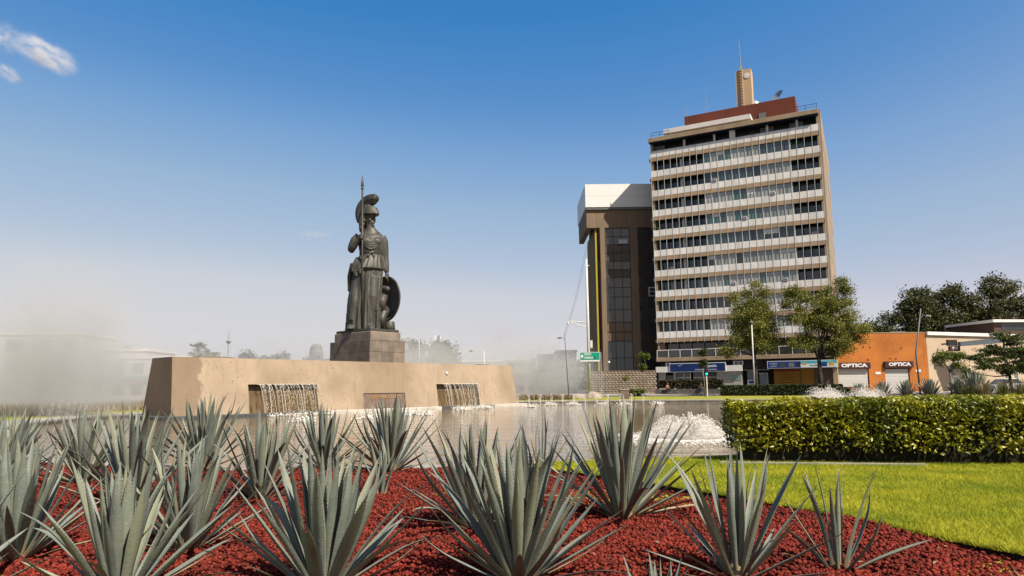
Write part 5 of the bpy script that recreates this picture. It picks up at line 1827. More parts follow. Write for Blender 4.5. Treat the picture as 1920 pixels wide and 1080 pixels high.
gg = np.random.default_rng(77)
tm = [tuft_mesh(150, 1.35, 0.5, gg, m_wisp, 0.016), tuft_mesh(150, 1.0, 0.7, gg, m_wispg, 0.018), tuft_mesh(130, 1.6, 0.5, gg, m_wisp, 0.016)]
spots = [(34.6, 50.5), (35.6, 50.0), (36.5, 51.2), (36.9, 49.4), (37.9, 50.6), (38.6, 49.2), (39.4, 50.8), (34.0, 51.6), (38.2, 52.0), (40.2, 49.6), (35.2, 51.8), (37.2, 52.4)]
labs = ['leftmost green grass clump next to the largest far agave', 'second grass clump from the far agaves, low and green', 'dry pink grass clump in the back of the far bed', 'front dry grass clump in the middle of the far bed',
        'tall dry grass clump under the feathery tree', 'low grass clump in front under the feathery tree', 'tall dry grass clump at the right picture edge', 'grass clump tucked behind the largest far agave',
        'back grass clump beneath the feathery tree trunk', 'low grass clump at the right picture edge', 'grass clump behind the leftmost green one', 'rear dry grass clump before the parked cars']
for k, (x, y) in enumerate(spots):
    t = place('grass_clump', tm[(0, 1, 0, 1, 2, 1, 2, 1, 0, 1, 1, 0)[k]], None, (x, y, 0.05), (0, 0, k * 1.3), 1.0)
    tag(t, labs[k], 'grass clump', 'ornamental grasses across the pool')
# low dry-grass strip and planting across the pool, too far to tell apart
gx_ = []
for a0, a1, dd in ((24, 40, 0),):
    pass
n = 15800
X = np.concatenate([gg.uniform(-1.5, 5.5, 1800), gg.uniform(-46, -23.5, 14000)])
Y = np.concatenate([gg.uniform(63.5, 66.5, 1800), gg.uniform(34, 62, 14000)])
B = np.c_[X, Y, np.full(n, 0.05)]
hh = gg.uniform(0.25, 0.6, n)
an = gg.uniform(0, 2 * PI, n)
S = np.c_[np.cos(an), np.sin(an), np.zeros(n)] * 0.05
Tp = B + np.c_[gg.normal(0, 0.15, (n, 2)), hh]
stuff(tag(place('dry_grass', npmesh('dry_grass', np.stack([B - S, B + S, Tp], 1).reshape(-1, 3), np.arange(3 * n).reshape(-1, 3), m_wisp)),
          'strip of dry tan grass on the far verge of the pool', 'grass'))
# red soil bed under the far agaves
mb = MB()
mb.prism([(27.5, 58.2), (30, 54.5), (35, 51.5), (37.5, 52.5), (35.5, 57), (30, 59.5)], 0.0, 0.10)
struct(mb.build('far_bed', m_bed))

# ------------------------------------------------------------------ poles, signs, lamps
m_pole = mat('white_pole', (0.66, 0.64, 0.60), (0.56, 0.54, 0.5), rough=0.5, scale=1)
cp = thing('camera_mast', 'tall white mast with lattice camera arm and green road sign', 'mast', (8.02, 72, 0.05))
MB().tube([(0, 0, 0), (0, 0, 7.5), (-0.02, 0, 14.7)], [0.17, 0.15, 0.11], 10).build('pole', m_pole, cp, smooth=True)
MB().tube([(-0.3, 0, 14.0), (0.3, 0, 14.0)], 0.05, 6).build('top_bracket', m_pole, cp)
MB().tube([(0, 0, 14.7), (0, 0, 15.0)], 0.03, 6).build('lightning_rod', m_pole, cp)
arm = MB().tube([(-0.12, 0, 7.9), (-2.1, 0, 8.05)], 0.06, 6).build('camera_arm', m_pole, cp)
MB().tube([(-0.12, 0, 7.35), (-1.9, 0, 7.95)], 0.05, 6).build('lower_chord', m_pole, arm)
for k in range(6):
    x = -0.2 - k * 0.3
    MB().tube([(x, 0, 7.9 + 0.02 * k), (x - 0.16, 0, 7.4 + 0.1 * k)], 0.028, 5).build('brace', m_pole, arm)
MB().tube([(-2.1, 0, 8.05), (-2.12, 0, 7.85), (-2.1, 0, 7.7)], [0.05, 0.12, 0.09], 8).build('camera_head', m_pole, arm)
MB().box(0.17, 0.42, -0.15, 0.15, 5.2, 6.0).build('control_box', m_pole, cp)
rs = thing('road_sign', 'green direction sign with two place names fixed to the white mast', 'sign', (7.12, 71.75, 3.95))
MB().box(-0.03, 2.03, 0, 0.05, -0.12, 0.86).build('board', m_signw, rs)
MB().box(0.0, 2.0, -0.015, 0.0, 0.04, 0.82).build('panel', mat('sign_green', (0.0, 0.26, 0.17), rough=0.45), rs)
MB().add([(0.03, -0.018, 0.42), (0.17, -0.018, 0.20), (0.31, -0.018, 0.42), (0.17, -0.018, 0.66)], [(0, 1, 2, 3)]).build('diamond_mark', m_signw, rs)
text('lettering', 'MEXICO', 0.32, m_signw, rs, (0.36, -0.02, 0.62), (PI / 2, 0, 0), align='LEFT', width=0.75, bold=0.01)
text('lettering', 'CHAPALA', 0.32, m_signw, rs, (0.40, -0.02, 0.26), (PI / 2, 0, 0), align='LEFT', width=0.95, bold=0.01)
MB().lathe([(0.09, 0), (0.09, 0.012), (0.01, 0.013)], 12).build('blue_mark', m_blue, rs, loc=(1.48, -0.016, 0.24), rot=(PI / 2, 0, 0))
sp2 = thing('sign_post', 'thin grey steel post standing beside the green road sign', 'post', (9.25, 71.8, 0.05))
MB().tube([(0, 0, 0), (0, 0, 4.75)], 0.06, 8).build('post', m_steel, sp2)
MB().box(-0.1, 0.1, -0.08, 0.08, 0.0, 0.9).build('sleeve', m_steel, sp2)


def street_lamp(label, x, y, h, lean, arm, m, r=0.08, head=0.5, arm_z=None, seg=None, group='street lamps'):
    root = thing('street_lamp', label, 'lamp', (x, y, 0.05), 0, group)
    MB().tube(seg or [(0, 0, 0), (lean * 0.5, 0, h * 0.5), (lean, 0, h)], [r * 1.2, r, r * 0.7], 8).build('pole', m, root, smooth=True)
    az = arm_z or h * 0.95
    bx = lean * az / h
    a = MB().tube([(bx, 0, az - 0.2), (bx + arm * 0.5, 0, az + 0.05), (bx + arm, 0, az)], r * 0.5, 6).build('arm', m, root)
    s = 1 if arm > 0 else -1
    MB().hexa([(bx + arm, -0.14, az - 0.08), (bx + arm + s * head, -0.12, az - 0.05), (bx + arm + s * head, 0.12, az - 0.05), (bx + arm, 0.14, az - 0.08)],
              [(bx + arm, -0.10, az + 0.10), (bx + arm + s * head, -0.06, az + 0.04), (bx + arm + s * head, 0.06, az + 0.04), (bx + arm, 0.10, az + 0.10)]).build('lamp_head', m_grey, a)
    return root


street_lamp('slim grey street lamp leaning left of the white camera mast', 6.1, 75, 7.0, -0.35, -0.45, m_grey, 0.06, 0.45, 6.5)
street_lamp('dark leaning street lamp before the orange shop', 41.4, 70, 8.8, 0.75, 0.5, m_grey, 0.08, 0.55, 8.05, seg=[(0, 0, 0), (-0.12, 0, 4.2), (0.75, 0, 8.8)])
lp = thing('street_lamp', 'straight pale lamp post before the left street tree', 'lamp', (27.4, 78, 0.05), 0, 'street lamps')
MB().tube([(0, 0, 0), (0.05, 0, 8.1)], [0.10, 0.07], 8).build('pole', m_pole, lp, smooth=True)
MB().lathe([(0.05, 0), (0.22, 0.08), (0.24, 0.16), (0.1, 0.26), (0.02, 0.5)], 12, (0.05, 0, 8.1)).build('lamp_head', m_grey, lp)
gl = thing('globe_lamp', 'small curved wall-top lamp with round white globe', 'lamp', (14.0, 101.0, 3.48))
MB().tube([(0, 0, 0), (0, 0, 0.9), (0.15, 0, 1.15)], 0.04, 6).build('stem', m_grey, gl)
MB().ellipsoid((0.22, 0, 1.28), (0.18, 0.18, 0.18)).build('globe', m_signw, gl, smooth=True)
for k, (x, y, h, lab) in enumerate(((-3.0, 72, 5.0, 'faint bent lamp post in the mist right of the wall end'), (-10.9, 80, 7.0, 'faint bent lamp post behind the wall beside the round hazy tree'))):
    street_lamp(lab, x, y, h, 0.0, -1.2, m_pole, 0.06, 0.4, h)
tl = thing('traffic_light', 'traffic light showing green on a pale post before the blue shop sign', 'traffic light', (19.75, 70, 0.05))
MB().tube([(0, 0, 0), (0, 0, 2.2)], [0.08, 0.06], 8).build('post', m_pole, tl)
hdx = MB().box(-0.16, 0.16, -0.1, 0.14, 2.15, 3.15).build('head', m_dark, tl, bevel=0.02)
m_lgreen = mat('green_lamp', (0.0, 0.5, 0.35), rough=0.3)
nt = m_lgreen.node_tree
for nd in nt.nodes:
    if nd.type == 'BSDF_PRINCIPLED':
        nd.inputs['Emission Color'].default_value = (0.0, 0.9, 0.6, 1)
        nd.inputs['Emission Strength'].default_value = 0.8
for k, mm in enumerate((m_lgreen, m_dark, m_dark)):
    MB().lathe([(0.12, 0), (0.11, 0.03), (0.02, 0.05)], 12).build('lens', mm, hdx, loc=(0, -0.102, 2.32 + 0.31 * k), rot=(PI / 2, 0, 0))
    MB().tube([(0.13 * math.cos(t), -0.10, 2.32 + 0.31 * k + 0.13 * math.sin(t)) for t in np.linspace(0, PI, 8)], 0.02, 5).build('visor', m_dark, hdx)
ms = thing('radio_mast', 'slim radio mast with a bowl-shaped platform behind the fountain wall', 'mast', (-45.8, 110, 0))
MB().tube([(0, 0, 0), (0, 0, 9.2), (0, 0, 10.9)], [0.12, 0.09, 0.03], 7).build('pole', m_steel, ms)
MB().lathe([(0.1, -0.35), (0.35, -0.1), (0.45, 0.1), (0.1, 0.12)], 12, (0, 0, 9.0)).build('platform', m_grey, ms)
an_ = thing('phone_antenna', 'white phone antenna panels on a pole above the green tree', 'antenna', (-12.0, 110, 0))
MB().tube([(0, 0, 0), (0, 0, 9.6)], 0.1, 7).build('pole', m_steel, an_)
for k in range(3):
    a = k * 2.1 - 0.8
    MB().box(-0.14, 0.14, -0.08, 0.08, -0.7, 0.7).build('panel', m_whitep, an_, loc=(0.45 * math.cos(a), 0.45 * math.sin(a), 9.0), rot=(0, 0, a))
    MB().tube([(0, 0, 9.0), (0.42 * math.cos(a), 0.42 * math.sin(a), 9.0)], 0.03, 5).build('strut', m_steel, an_)
wt = thing('water_tank', 'domed rooftop water tank on a pale building behind the pedestal', 'tank', (-40.2, 140, 6.5))
MB().lathe([(1.4, 0), (1.4, 2.4), (1.25, 2.7), (1.2, 3.3), (0.8, 3.8), (0.3, 4.0)], 18).build('tank', m_grey, wt, smooth=False)
for k in range(4):
    a = k * PI / 2 + 0.4
    MB().tube([(1.2 * math.cos(a), 1.2 * math.sin(a), -0.5), (1.2 * math.cos(a), 1.2 * math.sin(a), 0)], 0.1, 6).build('leg', m_grey, wt)
# overhead wires from the brown block
for k, (p0, p1, lab) in enumerate((((12.2, 108, 24.8), (5.75, 75, 7.05), 'thin overhead wire slanting from the brown block to the slim lamp'), ((12.4, 108, 24.6), (5.78, 75.02, 6.7), 'second thin wire slanting from the brown block'))):
    a, b = Vector(p0), Vector(p1)
    pts = [a.lerp(b, t) - Vector((0, 0, 1.2 * math.sin(PI * t))) for t in np.linspace(0, 1, 12)]
    tag(MB().tube(pts, 0.022, 4).build('wire', m_grey), lab, 'wire', 'overhead wires')

# rocks and the concrete box on the far verge
m_rock = mat('pale_rock', (0.42, 0.35, 0.27), (0.28, 0.23, 0.18), rough=0.9, scale=2, bump=0.5)
for k, (x, y, s, lab) in enumerate(((6.5, 68, 0.65, 'pale boulder at the foot of the white mast, the left one'), (7.9, 68, 0.85, 'wide pale boulder right under the white mast'))):
    b = MB()
    b.ellipsoid((0, 0, 0), (s * 1.2, s * 0.8, s * 0.75), 12, 8)
    b.v = [tuple(Vector(v) * (1 + 0.22 * mnoise.noise(Vector(v) * 1.6 + Vector((k * 9, 0, 0))))) for v in b.v]
    tag(b.build('boulder', m_rock, None, loc=(x, y, 0.1)), lab, 'boulder', 'boulders on the verge')
cbx = thing('concrete_box', 'grey concrete service box on the far verge of the pool', 'box', (9.95, 64, 0.0))
MB().box(0, 0.85, 0, 0.85, 0, 0.85).build('body', m_plaque, cbx, bevel=0.02)
MB().box(-0.05, 0.90, -0.05, 0.90, 0.853, 0.93).build('lid', m_conc, cbx, bevel=0.02)


# ------------------------------------------------------------------ two sitting people and parked cars
def person(label, x, y, z, rz, shirt, legs):
    root = thing('person', label, 'person', (x, y, z), rz)
    b = MB()
    skin_ = mat('skin', (0.35, 0.19, 0.12), rough=0.6)
    b.tube([(0, 0.05, 0.10), (0, 0.08, 0.3), (0, 0.02, 0.5), (0, -0.02, 0.56)], [(0.17, 0.13), (0.15, 0.11), (0.19, 0.11), (0.08, 0.07)], 12)
    b.tube([(0, -0.02, 0.52), (0, -0.04, 0.66)], [0.055, 0.055], 8)
    b.ellipsoid((0, -0.05, 0.76), (0.08, 0.10, 0.12))
    b.ellipsoid((0, -0.15, 0.75), (0.014, 0.02, 0.022))
    for s in (-1, 1):
        b.tube([(0.17 * s, 0.02, 0.5), (0.23 * s, -0.02, 0.26), (0.12 * s, -0.25, 0.16)], [0.055, 0.045, 0.032], 8)
        b.tube([(0.09 * s, 0.05, 0.06), (0.11 * s, -0.38, 0.07), (0.11 * s, -0.42, -0.38)], [0.085, 0.062, 0.045], 8)
        b.tube([(0.11 * s, -0.40, -0.40), (0.12 * s, -0.60, -0.42)], [0.045, 0.035], 8)
        for f in range(5):
            b.tube([(0.12 * s - 0.02 + 0.012 * f, -0.25, 0.16), (0.12 * s - 0.025 + 0.014 * f, -0.33, 0.13)], 0.009, 5)
    b.build('body', skin_, root, smooth=True)
    c = MB()
    c.tube([(0, 0.05, 0.06), (0, 0.08, 0.3), (0, 0.02, 0.5), (0, -0.01, 0.55)], [(0.185, 0.145), (0.165, 0.125), (0.205, 0.125), (0.10, 0.085)], 12)
    for s in (-1, 1):
        c.tube([(0.15 * s, 0.02, 0.51), (0.22 * s, 0.0, 0.33)], [0.07, 0.06], 8)
    c.build('shirt', shirt, root, smooth=True)
    t = MB()
    for s in (-1, 1):
        t.tube([(0.09 * s, 0.08, 0.06), (0.11 * s, -0.38, 0.07), (0.11 * s, -0.42, -0.32)], [0.098, 0.075, 0.06], 8)
    t.build('trousers', legs, root, smooth=True)
    MB().ellipsoid((0, -0.03, 0.80), (0.088, 0.105, 0.10)).build('hair', m_dark, root, smooth=True)


person('person in a salmon shirt sitting low before the shop door', 20.9, 92.9, 0.74, math.radians(25), m_pink, m_dark)
person('person in dark clothes with blue trousers sitting on the planter wall', 24.9, 90.95, 0.74, math.radians(5), m_dark, mat('denim', (0.02, 0.05, 0.12), rough=0.8))


def car(label, x, y, rz, paint):
    root = thing('parked_car', label, 'car', (x, y, 0.12), rz, 'cars parked before the cream building')
    prof = [(-2.1, 0.35), (-2.15, 0.62), (-1.95, 0.86), (-1.1, 0.95), (1.25, 0.98), (2.0, 0.90), (2.12, 0.6), (2.08, 0.32)]
    b = MB()
    rings = []
    for yy, k in ((-0.84, 0.97), (-0.80, 1.0), (0.80, 1.0), (0.84, 0.97)):
        rings.append([(px * k, yy, 0.32 + (pz - 0.32) * k) for px, pz in prof])
    b.loft(rings)
    b.build('body', paint, root)
    cab = [(-1.35, 0.94), (-0.65, 1.42), (0.75, 1.45), (1.45, 0.98)]
    b = MB()
    b.loft([[(px, yy, pz) for px, pz in cab] for yy in (-0.72, 0.72)])
    b.build('cabin_glass', G_DARK, root)
    MB().hexa([(-0.66, -0.66, 1.425), (0.76, -0.66, 1.455), (0.76, 0.66, 1.455), (-0.66, 0.66, 1.425)], [(-0.6, -0.6, 1.47), (0.7, -0.6, 1.50), (0.7, 0.6, 1.50), (-0.6, 0.6, 1.47)]).build('roof', paint, root)
    for sx in (-1.3, 1.3):
        for sy in (-0.78, 0.78):
            w = MB().lathe([(0.2, -0.1), (0.31, -0.09), (0.31, 0.09), (0.2, 0.1)], 16).build('wheel', m_dark, root, loc=(sx, sy, 0.31), rot=(PI / 2, 0, 0))
            MB().lathe([(0.19, -0.105), (0.19, 0.105)], 12).build('rim', m_steel, w)
    for sy in (-0.6, 0.6):
        MB().box(-2.16, -2.10, sy - 0.17, sy + 0.17, 0.62, 0.76).build('headlight', m_signw, root)


car('white car parked behind the far grasses, mostly hidden by the feathery tree', 53.8, 75.0, 0.12, mat('white_car_paint', (0.7, 0.7, 0.7), rough=0.25, coat=0.6))
car('pale blue-white car parked at the right picture edge', 59.2, 75.8, 0.12, mat('pale_car_paint', (0.5, 0.58, 0.65), rough=0.25, coat=0.6))

# ------------------------------------------------------------------ hazy city behind the fountain
def block_building(label, x, y, w, d, h, wall, rz=0.0, floors=3, cols=4, band=None, group='buildings behind the fountain', gm=None):
    root = thing('building', label, 'building', (x, y, 0), rz, group)
    MB().box(0, w, 0, d, 0, h).build('wall', wall, root)
    MB().box(-0.15, w + 0.15, -0.15, d, h, h + 0.35).build('roof_edge', m_whitep, root)
    fh = h / floors
    for j in range(floors):
        for k in range(cols):
            cw = w / cols
            MB().box(k * cw + 0.2 * cw, (k + 1) * cw - 0.2 * cw, -0.05, 0.04, j * fh + 0.3 * fh, j * fh + 0.8 * fh).build('window', gm or G_DARK, root)
    if band:
        MB().box(-0.1, w + 0.1, -0.5, 0, fh, fh + 0.5).build('canopy_band', band, root)
    return root


m_pale = mat('pale_render', (0.62, 0.58, 0.54), (0.54, 0.5, 0.47), rough=0.9, scale=0.3)
m_beige = mat('beige_render', (0.48, 0.40, 0.31), (0.42, 0.35, 0.27), rough=0.9, scale=0.3)
m_gband = mat('green_canopy', (0.02, 0.30, 0.18), rough=0.6)
block_building('white three-storey house in the mist at the left picture edge', -66.0, 88, 10.0, 9, 8.6, m_pale, 0.1, 3, 3, m_beige)
block_building('low grey shop in the mist at the far left', -72.0, 90, 6.0, 9, 6.0, m_beige, 0.1, 2, 2)
block_building('long beige building in the mist left of the fountain wall', -56.5, 92, 7.0, 9, 6.6, m_pale, 0.05, 2, 4, m_beige)
block_building('white shop with green canopy beside the left wall end', -49.5, 84, 9.0, 8, 5.2, m_pale, 0.08, 2, 4, m_gband)
block_building('pale building behind the fountain wall carrying the water tank', -45.0, 138, 14.0, 9, 6.5, m_pale, 0.0, 2, 4)
block_building('pale low building behind the phone antenna', -16.0, 118, 14.0, 9, 5.6, m_pale, 0.0, 2, 5)
block_building('beige building in the mist between the wall and the mast, the left one', -1.0, 118, 5.0, 8, 5.8, m_beige, 0.0, 3, 3)
block_building('pale narrow building in the mist left of the white mast', 4.6, 120, 3.2, 8, 6.6, m_pale, 0.0, 4, 2)
block_building('grey building in the mist directly behind the white mast', 8.0, 122, 3.4, 8, 7.4, m_pale, 0.0, 4, 2)
block_building('beige house far behind the wall centre', -30.0, 150, 16.0, 9, 7.0, m_beige, 0.0, 2, 5)
# distant wooded line on the horizon
tl_rng = np.random.default_rng(12)
n = 26000
ang = tl_rng.uniform(math.radians(30), math.radians(150), n)
rad = tl_rng.uniform(260, 300, n)
hmax = 9 + 3.5 * np.sin(ang * 23) + 2.5 * np.sin(ang * 57 + 1)
P = np.c_[rad * np.cos(ang), rad * np.sin(ang), tl_rng.uniform(0, 1, n) ** 0.8 * hmax]
stuff(tag(place('distant_woods', leaf_cloud('distant_woods', P, 2.4, L_GREYG, aspect=0.8, rng=tl_rng)), 'far line of trees along the horizon', 'trees'))


# ------------------------------------------------------------------ moving water: falls, splashes, jets
m_foam = mat('white_water', (1.25, 1.20, 1.10), (1.1, 1.04, 0.95), rough=0.35, scale=5, spec=0.4, trans=0.35)
OCT = np.array([(1, 0, 0), (-1, 0, 0), (0, 1, 0), (0, -1, 0), (0, 0, 1), (0, 0, -1)], float)
OCTF = np.array([(0, 2, 4), (2, 1, 4), (1, 3, 4), (3, 0, 4), (2, 0, 5), (1, 2, 5), (3, 1, 5), (0, 3, 5)])


def drops(name, P, r, rng, m=m_foam, st=None):
    n = len(P)
    rr = r * rng.uniform(0.4, 1.3, n)
    V = OCT[None] * rr[:, None, None] * rng.uniform(0.7, 1.4, (n, 6, 1))
    if st is not None:
        V = V * st
    V = V + P[:, None, :]
    F = (OCTF[None] + (np.arange(n) * 6)[:, None, None]).reshape(-1, 3)
    return npmesh(name, V.reshape(-1, 3), F, m)


def vol_mat(name, dens, nscale, lo, hi, color=(0.62, 0.61, 0.605), aniso=0.0, fall=(0.15, 1.0), seed=0.0, stretch=(1, 1, 1), power=1.0):
    m = bpy.data.materials.new(name)
    m.use_nodes = True
    nt = m.node_tree
    n, l = nt.nodes, nt.links
    n.clear()
    out = n.new('ShaderNodeOutputMaterial')
    v = n.new('ShaderNodeVolumePrincipled')
    v.inputs['Color'].default_value = color + (1,)
    v.inputs['Anisotropy'].default_value = aniso
    tc = n.new('ShaderNodeTexCoord')
    ln = n.new('ShaderNodeVectorMath')
    ln.operation = 'LENGTH'
    l.new(tc.outputs['Object'], ln.inputs[0])
    f = n.new('ShaderNodeMapRange')
    f.interpolation_type = 'SMOOTHSTEP'
    f.inputs[1].default_value = fall[0]
    f.inputs[2].default_value = fall[1]
    f.inputs[3].default_value = 1
    f.inputs[4].default_value = 0
    l.new(ln.outputs['Value'], f.inputs[0])
    mp = n.new('ShaderNodeMapping')
    mp.inputs['Location'].default_value = (seed, seed * 0.7, seed * 1.3)
    mp.inputs['Scale'].default_value = stretch
    l.new(tc.outputs['Object'], mp.inputs[0])
    nz = ramp_noise(nt, mp.outputs[0], nscale, lo, hi, 5)
    mu = n.new('ShaderNodeMath')
    mu.operation = 'MULTIPLY'
    l.new(f.outputs[0], mu.inputs[0])
    l.new(nz, mu.inputs[1])
    m2 = n.new('ShaderNodeMath')
    m2.operation = 'MULTIPLY'
    l.new(mu.outputs[0], m2.inputs[0])
    m2.inputs[1].default_value = dens
    l.new(m2.outputs[0], v.inputs['Density'])
    l.new(v.outputs[0], out.inputs['Volume'])
    return m


def splash(label, x, y, w, h, seed, n=17000, dome=True):
    rng = np.random.default_rng(seed)
    root = thing('fountain_splash', label, 'splash', (x, y, -0.15), 0, 'bubbling fountains in the pool')
    # parabolic streams thrown out from the middle, broken into streaky drops
    ns = 260
    az0 = rng.uniform(0, 2 * PI, ns)
    v0 = w * np.where(rng.uniform(0, 1, ns) < 0.5, rng.normal(0.47, 0.04, ns), rng.uniform(0.08, 0.5, ns))
    h0 = h * rng.uniform(0.45, 1.0, ns) * (1 + 0.2 * np.sin(az0 * 3 + seed))
    i = rng.integers(0, ns, n)
    t = rng.uniform(0, 1, n)
    az = az0[i] + rng.normal(0, 0.02, n)
    R = v0[i] * t * (1 + rng.normal(0, 0.03, n))
    Z = h0[i] * 4 * t * (1 - t * 0.98) * (1 - 0.35 * v0[i] / w) + rng.normal(0, 0.02 * h, n)
    P = np.c_[R * np.cos(az), R * np.sin(az), np.abs(Z)] + rng.normal(0, 0.006 * w, (n, 3))
    P[:, 2] = np.abs(P[:, 2])
    place('spray', drops('spray', P, 0.0065 * (w / 2.0) ** 0.7 + 0.001, rng, st=np.array([1, 1, 2.0])), root)['kind'] = 'stuff'
    # soft heart of white, aerated water
    o = MB().ellipsoid((0, 0, 0), (1, 1, 1), 20, 14).build('heart', vol_mat('aerated_water_%d' % seed, 6.5 / w, 4.2, 0.42, 0.62, (0.985, 0.975, 0.95), 0.0, (0.35, 0.95), seed * 0.1), root, smooth=True)
    o.scale = (w * 0.52, w * 0.52, h * 0.92)
    o['kind'] = 'stuff'
    # floating foam flecks
    k = 5000
    a = rng.uniform(0, 2 * PI, k)
    r = w * (0.40 + np.abs(rng.normal(0, 0.38, k)))
    Q = np.c_[r * np.cos(a), r * np.sin(a), np.full(k, 0.012)]
    place('foam', drops('foam', Q, 0.014, rng, st=np.array([2.2, 1.6, 0.4])), root)['kind'] = 'stuff'
    return root


splash('bubbling white fountain splash in the brown pool left of the clipped hedge', 4.55, 18.1, 2.2, 0.58, 201)
splash('wide white splash showing over the top of the clipped hedge', 19.6, 43.0, 3.2, 1.25, 202, 11000)
splash('second wide white splash over the clipped hedge, further right', 22.6, 44.0, 3.0, 1.15, 203, 11000)
fl = np.random.default_rng(31)
spots = [(-6.6, 31.6), (-5.3, 36.2), (-5.6, 34.8), (-4.4, 35.2), (-2.9, 41.6), (-1.8, 44.5), (1.3, 47.0), (2.8, 51.5), (4.5, 51.5), (6.6, 50.8), (10.6, 50.5), (8.2, 50.6), (-8.8, 28.9)]
ord_ = ['nearest foam bubble before the plaque', 'foam bubble right of the plaque', 'small foam bubble just left of its bigger neighbour, before the plaque', 'foam bubble in the pair right of the plaque', 'foam bubble before the right waterfall, left one',
        'foam bubble before the right waterfall, right one', 'foam bubble off the right end of the wall', 'first foam bubble in the open water right of the wall', 'second foam bubble in the open water right of the wall',
        'third foam bubble in the open water right of the wall', 'last foam bubble to the right, before the dark reflection', 'wide foam bubble below the concrete box', 'foam bubble under the left waterfall']
for k, (x, y) in enumerate(spots):
    root = thing('foam_jet', ord_[k], 'foam', (x, y, -0.15), 0, 'small foaming jets on the pool')
    q = fl.normal(size=(260, 3)) * np.array([0.22, 0.16, 0.10])
    q[:, 2] = np.abs(q[:, 2])
    place('foam', drops('foam', q, 0.035, fl), root)['kind'] = 'stuff'
    MB().lathe([(0.10, -0.3), (0.10, 0.03), (0.05, 0.06)], 10).build('nozzle', m_grey, root)
ORD = ['first', 'second', 'third', 'fourth', 'fifth', 'sixth', 'seventh', 'eighth', 'ninth', 'tenth', 'eleventh', 'twelfth', 'thirteenth', 'last']
# thin upright jets along the far rim
for k in range(14):
    a = 0.0
    x = -1.5 + k * 0.95
    y = 58.3 - 0.02 * (x - 4) ** 2
    j = thing('water_jet', ORD[k] + ' short upright jet along the far pool rim, counted from the wall end', 'jet', (x, y, -0.15), 0, 'row of small jets along the far rim')
    tt = fl.uniform(0, 1, 90)
    place('jet', drops('jet', np.c_[fl.normal(0, 0.015 + 0.09 * tt), fl.normal(0, 0.02, 90), 0.75 * tt], 0.016, fl, st=np.array([1, 1, 2.5])), j)['kind'] = 'stuff'
for k in range(7):
    x, y = -18.7 + 0.75 * k, 24.5 - 1.9 * k + 0.14 * k * k
    j = thing('water_jet', ORD[k] + ' slanting thin jet at the left pool edge, counted from the near end', 'jet', (-13.6 - 0.62 * k, 19.6 + 1.35 * k, -0.15), 0, 'row of jets at the left pool edge')
    tt = fl.uniform(0, 1, 160)
    place('jet', drops('jet', np.c_[0.25 * tt + fl.normal(0, 0.01 + 0.03 * tt), fl.normal(0, 0.02, 160), (1.0 + 0.1 * (k % 3)) * tt], 0.0035, fl, st=np.array([1, 1, 3.0])), j)['kind'] = 'stuff'

# waterfalls pouring from the two openings of the wall
for kk, (a, b, lab) in enumerate(((3.88, 7.95, 'left waterfall of thin streams pouring from the fountain wall'), (17.05, 21.0, 'right waterfall of thin streams pouring from the fountain wall'))):
    rng = np.random.default_rng(300 + kk)
    wf = thing('waterfall', lab, 'waterfall', (-15.9, 32.1, 0), WANG, 'waterfalls of the fountain wall')
    for s in range(15):
        x0 = a + 0.5 + (b - a - 0.7) * (s + rng.uniform(-0.3, 0.3)) / 15
        thick = rng.uniform(0.004, 0.015)
        v = rng.uniform(0.25, 0.75)
        pts, rs = [], []
        y0 = fy(1.5)
        for t in np.linspace(0, 1, 12):
            pts.append((x0 + v * t * 0.75 + rng.normal(0, 0.012 * t), y0 - 0.12 - 0.35 * v * t, 1.50 + 0.10 * v * 4 * t * (1 - t) * 0.6 - 1.6 * t * t))
            rs.append(thick * (1 - 0.3 * t))
        MB().tube(pts, rs, 5).build('stream', m_foam, wf)
    n = 1300
    s = rng.integers(0, 40, n)
    x0 = a + 0.45 + (b - a - 0.5) * (s + rng.normal(0, 0.25, n)) / 40
    v = np.random.default_rng(5).uniform(0.25, 0.75, 40)[s] + rng.normal(0, 0.04, n)
    t = rng.uniform(0, 1, n)
    P = np.c_[x0 + v * t * 0.75, fy(1.5) - 0.12 - 0.35 * v * t + rng.normal(0, 0.02, n), 1.50 + 0.24 * v * t * (1 - t) - 1.6 * t * t]
    place('droplets', drops('droplets', P, 0.014, rng, st=np.array([0.8, 0.8, 1.8])), wf)['kind'] = 'stuff'
    Q = np.c_[rng.uniform(a + 0.6, b + 0.4, 500), rng.normal(-0.75, 0.16, 500), np.abs(rng.normal(0, 0.09, 500)) - 0.14]
    place('foam', drops('foam', Q, 0.03, rng), wf)['kind'] = 'stuff'

# ------------------------------------------------------------------ mist over the fountain and clouds, as volumes
def puff(name, label, cat, c, r, m, group):
    mb = MB()
    mb.ellipsoid((0, 0, 0), (1, 1, 1), 24, 16)
    o = mb.build(name, m, None, smooth=True, loc=c)
    o.scale = r
    stuff(tag(o, label, cat, group))
    return o


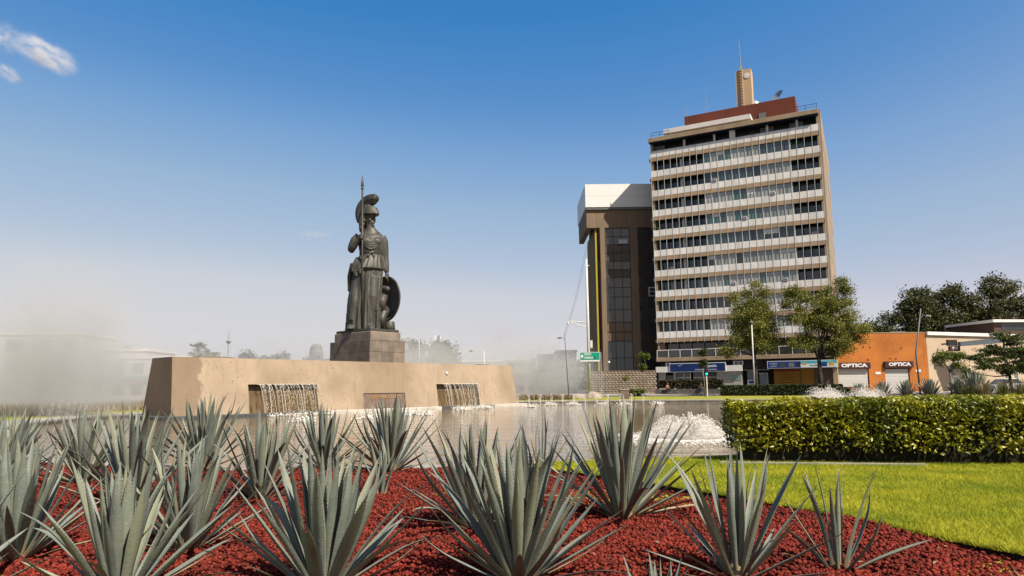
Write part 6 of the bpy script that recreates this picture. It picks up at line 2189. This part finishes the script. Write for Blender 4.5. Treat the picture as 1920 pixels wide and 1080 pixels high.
MG = 'spray mist over the fountain'
puff('mist', 'tall plume of spray mist at the left side of the pool', 'mist', (-22.4, 34, 3.2), (5.4, 3.5, 5.8), vol_mat('mist_plume', 0.65, 1.3, 0.25, 0.62, seed=1.0, fall=(0.1, 0.98)), MG)
puff('mist', 'low bank of mist at the left picture edge', 'mist', (-31, 46, 1.8), (14, 6, 5.5), vol_mat('mist_bank', 0.5, 1.6, 0.2, 0.6, seed=3.0), MG)
puff('mist', 'wide thin mist behind the fountain wall', 'mist', (-20, 73, 2.0), (34, 8, 8.0), vol_mat('mist_wide', 0.19, 2.0, 0.2, 0.65, seed=5.0, stretch=(2.5, 1, 1)), MG)
puff('mist', 'mist drifting beside the pedestal above the wall', 'mist', (-8.5, 60, 3.6), (5.5, 4, 3.4), vol_mat('mist_mid', 0.42, 1.8, 0.3, 0.65, seed=7.0), MG)
puff('mist', 'mist veil over the far rim between the wall and the white mast', 'mist', (1.5, 79.5, 2.6), (10.5, 5.5, 6.0), vol_mat('mist_veil', 0.55, 1.8, 0.25, 0.65, seed=9.0, stretch=(1.6, 1, 1)), MG)
CG = 'small clouds in the blue sky'
c1 = puff('cloud', 'small bright cloud at the upper left of the sky', 'cloud', (-645, 900, 468), (54, 40, 25), vol_mat('cloud_a', 0.12, 2.6, 0.44, 0.66, (0.86, 0.85, 0.85), 0.3, (0.15, 1.0), 2.0, (1, 1, 1.3)), CG)
c1.rotation_euler = (0, math.radians(26), 0)
c2 = puff('cloud', 'thin cloud at the upper left corner of the picture', 'cloud', (-706, 900, 494), (40, 30, 24), vol_mat('cloud_b', 0.07, 2.8, 0.44, 0.70, (0.86, 0.85, 0.85), 0.3, (0.1, 1.0), 4.0), CG)
c2.rotation_euler = (0, math.radians(15), 0)
c3 = puff('cloud', 'tiny cloud wisp below the bright one at the left picture edge', 'cloud', (-694, 900, 440), (24, 18, 13), vol_mat('cloud_c', 0.12, 2.4, 0.42, 0.66, (0.86, 0.85, 0.85), 0.3, (0.1, 1.0), 6.0), CG)
c3.rotation_euler = (0, math.radians(40), 0)
puff('cloud', 'tiny pale cloud left of the statue', 'cloud', (-352, 1200, 277), (40, 22, 9), vol_mat('cloud_d', 0.05, 2.6, 0.42, 0.66, (0.86, 0.85, 0.85), 0.3, (0.1, 1.0), 8.0, (1.6, 1, 1)), CG)
puff('cloud', 'pale pinkish cloud low over the right end of the wall', 'cloud', (-15, 1500, 112), (85, 50, 42), vol_mat('cloud_e', 0.016, 1.8, 0.3, 0.6, (0.84, 0.8, 0.78), 0.3, (0.1, 1.0), 11.0), CG)
